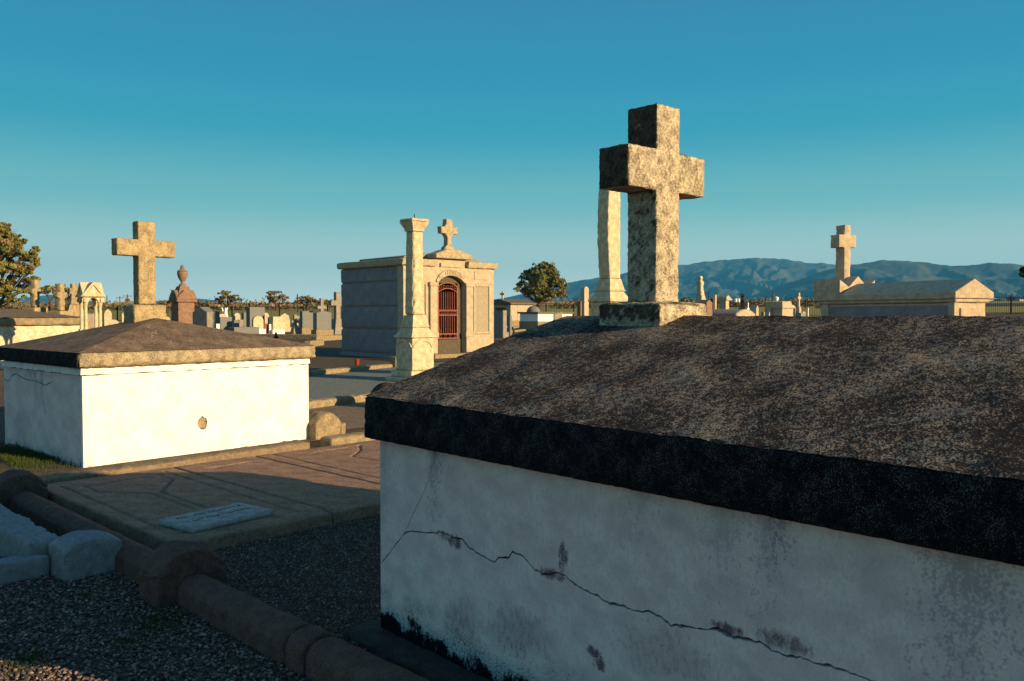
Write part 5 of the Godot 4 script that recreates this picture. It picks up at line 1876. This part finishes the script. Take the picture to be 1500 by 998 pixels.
func build_far():
	house("long_house", "long tan roofed building beyond the fence at the left", 160, 196, 449, 442, 210.0, M.wall_tan, M.wall_tan)
	house("shed", "low brown roofed shed left of the sandstone urn pillar", 244, 254, 452, 447, 190.0, M.wall_tan, M.roof_red)
	house("hangar", "long white hangar across the runway", 1446, 1470, 438.5, 436.5, 415.0, M.wall_white, M.wall_white, 14.0)
	house("hangar", "second white hangar across the runway near the right edge", 1472, 1481, 438.5, 437, 410.0, M.wall_white, M.wall_tan, 14.0)
	house("hangar", "white airfield building with red roof at the right edge", 1493, 1530, 438, 435.5, 405.0, M.wall_white, M.roof_red, 14.0)
	house("farm_house", "tan roofed house behind the scrolled block monument", 1122, 1136, 443, 437.5, 260.0, M.wall_tan, M.wall_tan)
	house("farm_house", "long low house with sunlit roof left of the gabled vault", 1178, 1206, 444, 440.5, 250.0, M.roof_red, M.wall_tan)
	house("farm_house", "dark red roofed row of sheds behind the barrel tomb", 1098, 1120, 446, 441, 280.0, M.roof_red, M.roof_red)
	house("farm_house", "dark roofed house behind the slender stone post", 1050, 1066, 443, 436.5, 200.0, M.wall_tan, M.roof_red)
	house("farm_house", "pale house beyond the tree right of the mausoleum", 838, 850, 443, 440, 330.0, M.wall_white, M.roof_red)
	house("farm_house", "small white house at the foot of the mountains", 800, 812, 444.5, 442, 330.0, M.wall_tan, M.wall_tan)
	for q in [1077.5, 1081.8]:
		var p := foot(q, 180.0)
		var t := thing("water_tank", "white water tank on steel legs behind the cream pillar monument", "tank", p, 45.0, "paired water tanks")
		var h := at(q, 437, 180.0).y - p.y
		var st := tool()
		lathe(st, [Vector2(0, h - .95), Vector2(.30, h - .95), Vector2(.30, h - .12), Vector2(0, h)], Vector3.ZERO, 16)
		obj("tank", st, M.white_paint, t)
		for x in [-.2, .2]:
			var lg := tool()
			tube(lg, [Vector3(x, -.3, 0), Vector3(x, h - .93, 0)], [.04, .04], 6)
			obj("leg", lg, M.iron, t)
	car("white car parked beyond the fence above the stepped monument", 412, 215.0, M.white_paint)
	car("silver car parked beyond the fence behind the granite cross", 424.5, 222.0, M.wall_tan, 70.0)
	car("pale car parked beyond the fence behind the square granite headstone", 446, 230.0, M.white_paint, 60.0)
	car("white car beyond the fence near the angel", 321, 210.0, M.white_paint, 80.0)
	pole("utility pole with crossarm rising above the tan building", 187, 431, 230.0, true)
	pole("bare utility pole left of the tan building", 157, 433, 240.0, false)
	pole("utility pole with crossarm standing behind the square vault cross", 176, 434, 250.0, true)
	pole("thin pale pole between two far trees", 436, 431, 150.0, false)
	pole("thin pole left of the scrolled block monument", 1132, 427, 190.0, true)
	pole("thin pole right of the robed statue", 1038, 426, 200.0, false)
	pole("thin pole before the long gabled vault", 1180, 438, 160.0, false)

# ---------- trees ----------
func tree(called: String, label: String, base: Vector3, clumps: Array, leaf: float, density: float, palette: Array, trunk_r: float, sd: int, twig := 0.0):
	var r := RandomNumberGenerator.new()
	r.seed = sd
	var t := thing(called, label, "tree", base, 90.0)
	var st := SurfaceTool.new()
	st.begin(Mesh.PRIMITIVE_TRIANGLES)
	var low: float = 1e9
	for c in clumps:
		low = minf(low, c[0].y - c[1].y)
	var fork := Vector3(0, maxf(low * .75, .8), 0)
	tube(st, [Vector3(0, -.4, 0), fork * .5 + Vector3(r.randf_range(-.1, .1), 0, 0), fork], [trunk_r * 1.25, trunk_r, trunk_r * .85], 10)
	for c in clumps:
		var mid: Vector3 = fork.lerp(c[0], .55) + Vector3(r.randf_range(-.3, .3), -.15 * c[1].y, r.randf_range(-.3, .3))
		tube(st, [fork - Vector3(0, .1, 0), mid, c[0]], [trunk_r * .55, trunk_r * .34, trunk_r * .12], 6)
		for k in int(4 + twig * 10.0):
			var e := Vector3(r.randfn(0, .5), r.randfn(0.0, .45), r.randfn(0, .5)).limit_length(.95)
			tube(st, [mid.lerp(c[0], r.randf_range(.2, 1.0)), c[0] + e * c[1] * .55 + Vector3(r.randf_range(-.1, .1), 0, 0), c[0] + e * c[1]], [trunk_r * .10, trunk_r * .06, trunk_r * .025], 4)
	obj("trunk", st, M.bark, t)
	var lf := SurfaceTool.new()
	lf.begin(Mesh.PRIMITIVE_TRIANGLES)
	for c in clumps:
		var rad: Vector3 = c[1]
		var bias: float = c[2] if c.size() > 2 else 0.0
		var area := (rad.x * rad.y + rad.y * rad.z + rad.x * rad.z) * 13.0
		var sub := []
		for k in int(10 + 5.0 * rad.x):
			var e := Vector3(r.randfn(0, 1), r.randfn(0, 1), r.randfn(0, 1)).normalized() * r.randf_range(.45, .98)
			if bias > 0.0 and e.y < 0.0:
				e.y *= 1.0 - bias
			sub.append([e, r.randf_range(.16, .34), r.randf()])
		for i in int(area * density / (leaf * leaf)):
			var s: Array = sub[r.randi() % sub.size()]
			var e: Vector3 = s[0] + Vector3(r.randfn(0, 1), r.randfn(0, .8), r.randfn(0, 1)).normalized() * s[1] * pow(r.randf(), .4)
			var p: Vector3 = c[0] + e * rad
			var n := (e + Vector3(r.randfn(0, .6), r.randfn(0, .6) + .3, r.randfn(0, .6))).normalized()
			var u := n.cross(Vector3(r.randfn(0, 1), r.randfn(0, 1), r.randfn(0, 1))).normalized()
			var w := n.cross(u)
			var l := leaf * r.randf_range(.6, 1.25)
			var col: Color = palette[mini(palette.size() - 1, int(pow(s[2] * .6 + r.randf() * .4, 1.1) * palette.size()))]
			col = col * r.randf_range(.75, 1.25)
			col.a = 1.0
			for m in [[-1, 0, 0], [0, 1, 0], [1, 0, 0]]:
				pass
			var a := p - u * l
			var b := p + w * l * .45
			var g := p + u * l
			var h := p - w * l * .45
			for v in [a, b, g, a, g, h]:
				lf.set_color(col)
				lf.set_normal(n)
				lf.add_vertex(v)
	obj("crown", lf, M.leaf, t)

func clump_at(base: Vector3, px: float, py: float, d: float, rx: float, ry: float, bias := 0.0) -> Array:
	var p := at(px, py, d)
	var s := d / FOCAL
	return [p - base, Vector3(rx * s, ry * s, rx * s * .85), bias]

func build_trees():
	var green := [Color(.17, .18, .045), Color(.21, .19, .055), Color(.12, .135, .035), Color(.22, .15, .06), Color(.085, .10, .03)]
	var rusty := [Color(.20, .10, .05), Color(.16, .11, .05), Color(.12, .12, .04), Color(.24, .13, .06), Color(.09, .08, .035)]
	var olive := [Color(.20, .20, .05), Color(.25, .21, .055), Color(.14, .145, .04), Color(.25, .165, .06), Color(.19, .145, .08)]
	# round tree right of the mausoleum
	var d := 150.0
	var b := on_ground(789, 454.5)
	d = -b.z
	var cl := []
	for q in [[792, 398, 20, 14], [775, 408, 17, 13], [808, 404, 16, 13], [764, 420, 11, 9], [785, 420, 20, 13], [812, 421, 18, 13], [824, 430, 9, 9], [800, 433, 17, 9], [772, 430, 9, 6], [757, 424, 5, 4], [800, 388, 8, 6], [783, 392, 8, 6], [826, 418, 7, 6], [795, 412, 22, 16], [780, 402, 14, 12], [815, 412, 14, 12], [806, 394, 12, 9]]:
		cl.append(clump_at(b, q[0], q[1], d + rng.randf_range(-2, 2), q[2], q[3]))
	tree("round_tree", "round dense green tree growing between the mausoleum and the mountains", b, cl, .26, .55, green, .62, 21)
	# tall tree at the left edge
	var lb := foot(-14, 88.0)
	cl = []
	for q in [[4, 343, 24, 15], [22, 352, 16, 10], [36, 370, 20, 12], [14, 368, 22, 14], [-20, 352, 30, 22], [6, 392, 22, 13], [30, 396, 16, 10], [-34, 392, 34, 26], [49, 380, 9, 9], [50, 410, 10, 6], [0, 331, 16, 6], [-5, 420, 24, 15], [36, 424, 12, 9], [18, 410, 14, 10], [40, 412, 10, 7], [22, 438, 14, 9], [8, 356, 20, 16], [26, 384, 18, 14], [44, 396, 12, 10], [-8, 376, 24, 18], [12, 428, 18, 12], [54, 388, 6, 6]]:
		cl.append(clump_at(lb, q[0], q[1], 88.0 + rng.randf_range(-1.5, 1.5), q[2], q[3], .35))
	tree("leafy_tree", "tall leafy tree with bare grey twigs behind the low vault", lb, cl, .16, 1.0, olive, .22, 22, 2.5)
	# small spreading trees at the left
	for s in [[74, 449, 150.0, [[72, 424, 15, 6, .8], [84, 428, 12, 6, .7], [64, 428, 8, 5, .7]], "umbrella shaped tree standing between the two tan crosses", 23, olive], [103, 447, 130.0, [[100, 425, 14, 9, .5], [112, 430, 12, 9, .5], [96, 437, 10, 7, .3]], "bushy dark tree behind the flared pyramid monument", 24, green]]:
		var bb := foot(s[0], s[2])
		cl = []
		for q in s[3]:
			cl.append(clump_at(bb, q[0], q[1], s[2], q[2], q[3], q[4]))
		tree("spreading_tree", s[4], bb, cl, .30, .42, s[6], .25, s[5], 1.5)
	# far row of rust coloured trees
	for s in [[334, 170.0, [[330, 434, 13, 8], [343, 438, 11, 7], [322, 440, 7, 6], [331, 428, 7, 4]], "broad rust green tree behind the angel", 31], [405, 175.0, [[403, 436, 14, 8], [400, 429, 11, 3], [414, 438, 8, 7], [396, 440, 7, 5]], "flat topped rust coloured tree beyond the fence", 32], [450, 175.0, [[448, 439, 13, 6], [458, 441, 9, 5], [436, 442, 7, 4]], "low rust brown tree right of the thin pale pole", 33], [378, 210.0, [[370, 446, 8, 3], [384, 446, 9, 3]], "low dark bush row between the two rust coloured trees", 34], [300, 180.0, [[296, 446, 6, 4], [306, 447, 7, 4], [286, 442, 6, 5]], "scrubby olive bush right of the sandstone urn pillar", 35], [212, 220.0, [[186, 440, 4, 5], [208, 446, 6, 3]], "small dark shrub above the tan building", 36], [245, 150.0, [[240, 447, 5, 5], [247, 444, 4, 5]], "dark bush between the square vault cross and urn pillar", 37], [475, 165.0, [[470, 442, 10, 5], [485, 444, 9, 5]], "dark brown hedge tree beside the tall granite cross", 38]]:
		var bb := foot(s[0], s[1])
		cl = []
		for q in s[2]:
			cl.append(clump_at(bb, q[0], q[1], s[1] + rng.randf_range(-1, 1), q[2], q[3], .3))
		tree("far_tree", s[3], bb, cl, .34, .5, rusty, .28, s[4])
	# brown scrub and hedges behind the fence, too many to count
	var r2 := RandomNumberGenerator.new()
	r2.seed = 61
	for band in [[-80.0, 500.0, "brown scrub and hedges along the far side of the left field"], [815.0, 1215.0, "dark scrub along the foot of the mountains"]]:
		var sl := SurfaceTool.new()
		sl.begin(Mesh.PRIMITIVE_TRIANGLES)
		var px: float = band[0]
		while px < band[1]:
			var dd := 185.0 + 60.0 * r2.randf()
			var bp := foot(px, dd)
			var hh := (0.6 + 1.7 * absf(fnl.get_noise_1d(px * 1.3))) * r2.randf_range(.7, 1.25)
			var tint: Color = rusty[r2.randi() % 5].lerp(Color(.17, .14, .07), r2.randf())
			for i in 46:
				var e := Vector3(r2.randfn(0, .9), absf(r2.randfn(0, .5)) * hh, r2.randfn(0, .9))
				var n := Vector3(r2.randfn(0, 1), r2.randf() + .2, r2.randfn(0, 1)).normalized()
				var u := n.cross(Vector3(r2.randfn(0, 1), r2.randfn(0, 1), r2.randfn(0, 1))).normalized() * .34
				var w := n.cross(u)
				for v in [-u, w * .6, u, -u, u, -w * .6]:
					sl.set_color(tint)
					sl.set_normal(n)
					sl.add_vertex(bp + e + v)
			px += r2.randf_range(.5, 2.0)
		var ob := obj("scrub", sl, M.leaf, self)
		ob.set_meta("kind", "stuff")
		tag(ob, band[2], "scrub")
	# low scrub lines on the right
	for s in [[845, 260.0, [[838, 447, 10, 3], [856, 446, 10, 3]], "scrub line at the foot of the mountains", 41], [1010, 230.0, [[1004, 440, 8, 6], [1015, 444, 8, 5]], "dark scrub left of the robed statue", 42], [1225, 300.0, [[1180, 444, 10, 3], [1215, 445, 10, 3]], "low dark scrub behind the plain white cross", 43]]:
		var bb := foot(s[0], s[1])
		cl = []
		for q in s[2]:
			cl.append(clump_at(bb, q[0], q[1], s[1], q[2], q[3], .3))
		tree("far_tree", s[3], bb, cl, .45, .5, green, .2, s[4])
	# overhanging tree at the right edge
	var rb := foot(1540, 62.0)
	cl = []
	for q in [[1518, 398, 20, 11], [1500, 394, 7, 5], [1545, 380, 30, 20], [1560, 405, 30, 20], [1499, 403, 6, 4], [1520, 370, 12, 9]]:
		cl.append(clump_at(rb, q[0], q[1], 62.0, q[2], q[3]))
	tree("edge_tree", "dark tree whose twigs reach in from the right picture edge", rb, cl, .15, .5, [Color(.035, .045, .015), Color(.05, .055, .02)], .3, 51, 1.0)

# ---------- gravel and weeds ----------
func pebble_mesh(sd: int) -> ArrayMesh:
	var r := RandomNumberGenerator.new()
	r.seed = sd
	var st := tool()
	var ring := []
	for lev in [[-.35, .75], [.25, .9], [.7, .5]]:
		var row := []
		for k in 6:
			var g := TAU * (k + r.randf_range(-.25, .25)) / 6.0
			var q: float = lev[1] * r.randf_range(.75, 1.15)
			row.append(Vector3(cos(g) * q, lev[0] + r.randf_range(-.15, .15), sin(g) * q * .8))
		ring.append(row)
	for i in 2:
		for k in 6:
			var l := (k + 1) % 6
			face(st, [ring[i][k], ring[i][l], ring[i + 1][l]], ring[i][k] + ring[i][l])
			face(st, [ring[i][k], ring[i + 1][l], ring[i + 1][k]], ring[i][k] + ring[i][l])
	for k in 6:
		face(st, [ring[2][k], ring[2][(k + 1) % 6], Vector3(0, .8, 0)], Vector3.UP)
	return st.commit()

func build_gravel():
	var r := RandomNumberGenerator.new()
	r.seed = 99
	var rb := G(433, 933, .09)
	var v := vdir(47.8)
	var w := wdir(47.8)
	var vault := G(558, 930)
	var slab := G(250, 795, .1)
	var sv := vdir(43.5)
	var sw := wdir(43.5)
	var gc := G(100, 852)
	var gv := vdir(44.5)
	var gw := wdir(44.5)
	var free := func(p: Vector3) -> bool:
		var e := p - Vector3(rb.x, 0, rb.z)
		if absf(e.dot(v)) < .09:
			return false
		var q := p - Vector3(vault.x, 0, vault.z)
		if q.dot(vdir(VA)) > -.16 and q.dot(wdir(VA)) > -.16:
			return false
		var s := p - Vector3(slab.x, 0, slab.z)
		if s.dot(sv) > -.02 and s.dot(sw) < .03:
			return false
		var g := p - gc
		if g.dot(gv) > -.15 and g.dot(gv) < .10 and g.dot(gw) < -.28 and g.dot(gw) > -3.0:
			return false
		if g.dot(gv) > -.02 and g.dot(gv) < .34 and g.dot(gw) <= -.0 and g.dot(gw) > -.31:
			return false
		if g.dot(gv) <= -.01 and g.dot(gw) < -.2 and g.dot(gw) > -.40:
			return false
		return true
	var lists := [[], [], []]
	var cols := [[], [], []]
	var tries := 0
	while tries < 90000:
		tries += 1
		var p := Vector3(r.randf_range(-4.6, .1), 0, -r.randf_range(2.9, 7.2))
		var e := p - Vector3(rb.x, 0, rb.z)
		if e.dot(v) > 0.09 and (p - slab).dot(sv) < -.05:
			continue
		if not free.call(p):
			continue
		var sc := r.randf_range(.0045, .0115) * (0.8 if e.dot(v) > 0.0 else 1.1) * (1.35 if r.randf() < .06 else 1.0)
		var k := r.randi() % 3
		var bs := Basis(Vector3.UP, r.randf() * TAU) * Basis(Vector3.RIGHT, r.randfn(0, .35))
		lists[k].append(Transform3D(bs.scaled(Vector3(sc, sc * r.randf_range(.5, .9), sc)), p + Vector3(0, sc * r.randf_range(.1, .7), 0)))
		var tone := pow(r.randf(), 2.4) * .15 + .038
		if r.randf() < .02:
			tone = r.randf_range(.16, .30)
		cols[k].append(Color(tone * r.randf_range(1.5, 2.0), tone * 1.2, tone * r.randf_range(.85, 1.1)))
	for k in 3:
		scatter("gravel", "dark grey crushed gravel around the foreground graves", pebble_mesh(k + 1), M.pebble, lists[k], cols[k])
	# weeds: short grass blades in patches
	var blade := tool()
	for s in 3:
		var g := TAU * s / 3.0
		var off := Vector3(cos(g), 0, sin(g)) * .12
		var lean := Vector3(cos(g + .6), 0, sin(g + .6)) * .45
		var side := Vector3(-sin(g), 0, cos(g)) * .07
		face(blade, [off - side, off + side, off + lean * .4 + Vector3(0, .6, 0)], lean + Vector3(0, .2, 0))
		face(blade, [off + side * .6 + lean * .25 + Vector3(0, .35, 0), off - side * .6 + lean * .25 + Vector3(0, .35, 0), off + lean + Vector3(0, 1, 0)], lean + Vector3(0, .2, 0))
	var bm := blade.commit()
	var gl := []
	var gcol := []
	var patches := [[G(60, 668), 1.3, 1.0, 3600, .034], [G(10, 668), .8, .7, 2200, .038], [G(225, 915), .22, .16, 260, .022], [G(190, 945), .14, .1, 150, .02], [G(260, 905), .15, .1, 120, .02], [G(130, 880), .18, .1, 90, .018], [G(145, 862), .15, .06, 70, .016], [G(30, 975), .2, .14, 160, .02], [G(45, 965), .1, .08, 80, .02], [G(20, 820), .16, .1, 120, .03], [G(330, 775), .5, .04, 150, .03], [G(520, 640), .18, .08, 120, .035], [G(610, 985), .12, .05, 60, .02]]
	for q in patches:
		for i in q[3]:
			var p: Vector3 = q[0] + v * r.randfn(0, .42) * q[2] - w * r.randfn(0, .42) * q[1]
			var rel := p - G(122, 684.6)
			if rel.dot(vdir(42)) > -.01 and rel.dot(wdir(42)) < .01:
				continue
			var rel2 := p - Vector3(rb.x, 0, rb.z)
			if q[3] > 1000 and (rel2.dot(v) < .16 or (p - G(28, 700)).dot(wdir(43)) > -.1):
				continue
			var h: float = q[4] * r.randf_range(.6, 1.6)
			gl.append(Transform3D(Basis(Vector3.UP, r.randf() * TAU).scaled(Vector3(h * .8, h, h * .8)), Vector3(p.x, .0, p.z)))
			gcol.append(Color(.05, .075, .018) * r.randf_range(.6, 1.4))
	scatter("grass", "short green grass and weeds sprouting in the gravel", bm, M.leaf, gl, gcol)

func scatter(called: String, label: String, mesh: Mesh, mat: Material, list: Array, cols: Array):
	var mm := MultiMesh.new()
	mm.transform_format = MultiMesh.TRANSFORM_3D
	mm.use_colors = true
	mm.mesh = mesh
	mm.instance_count = list.size()
	for i in list.size():
		mm.set_instance_transform(i, list[i])
		var c: Color = cols[i]
		c.a = 1.0
		mm.set_instance_color(i, c)
	var o := MultiMeshInstance3D.new()
	o.name = numbered(called)
	o.multimesh = mm
	o.material_override = mat
	add_child(o)
	o.set_meta("kind", "stuff")
	tag(o, label, called)
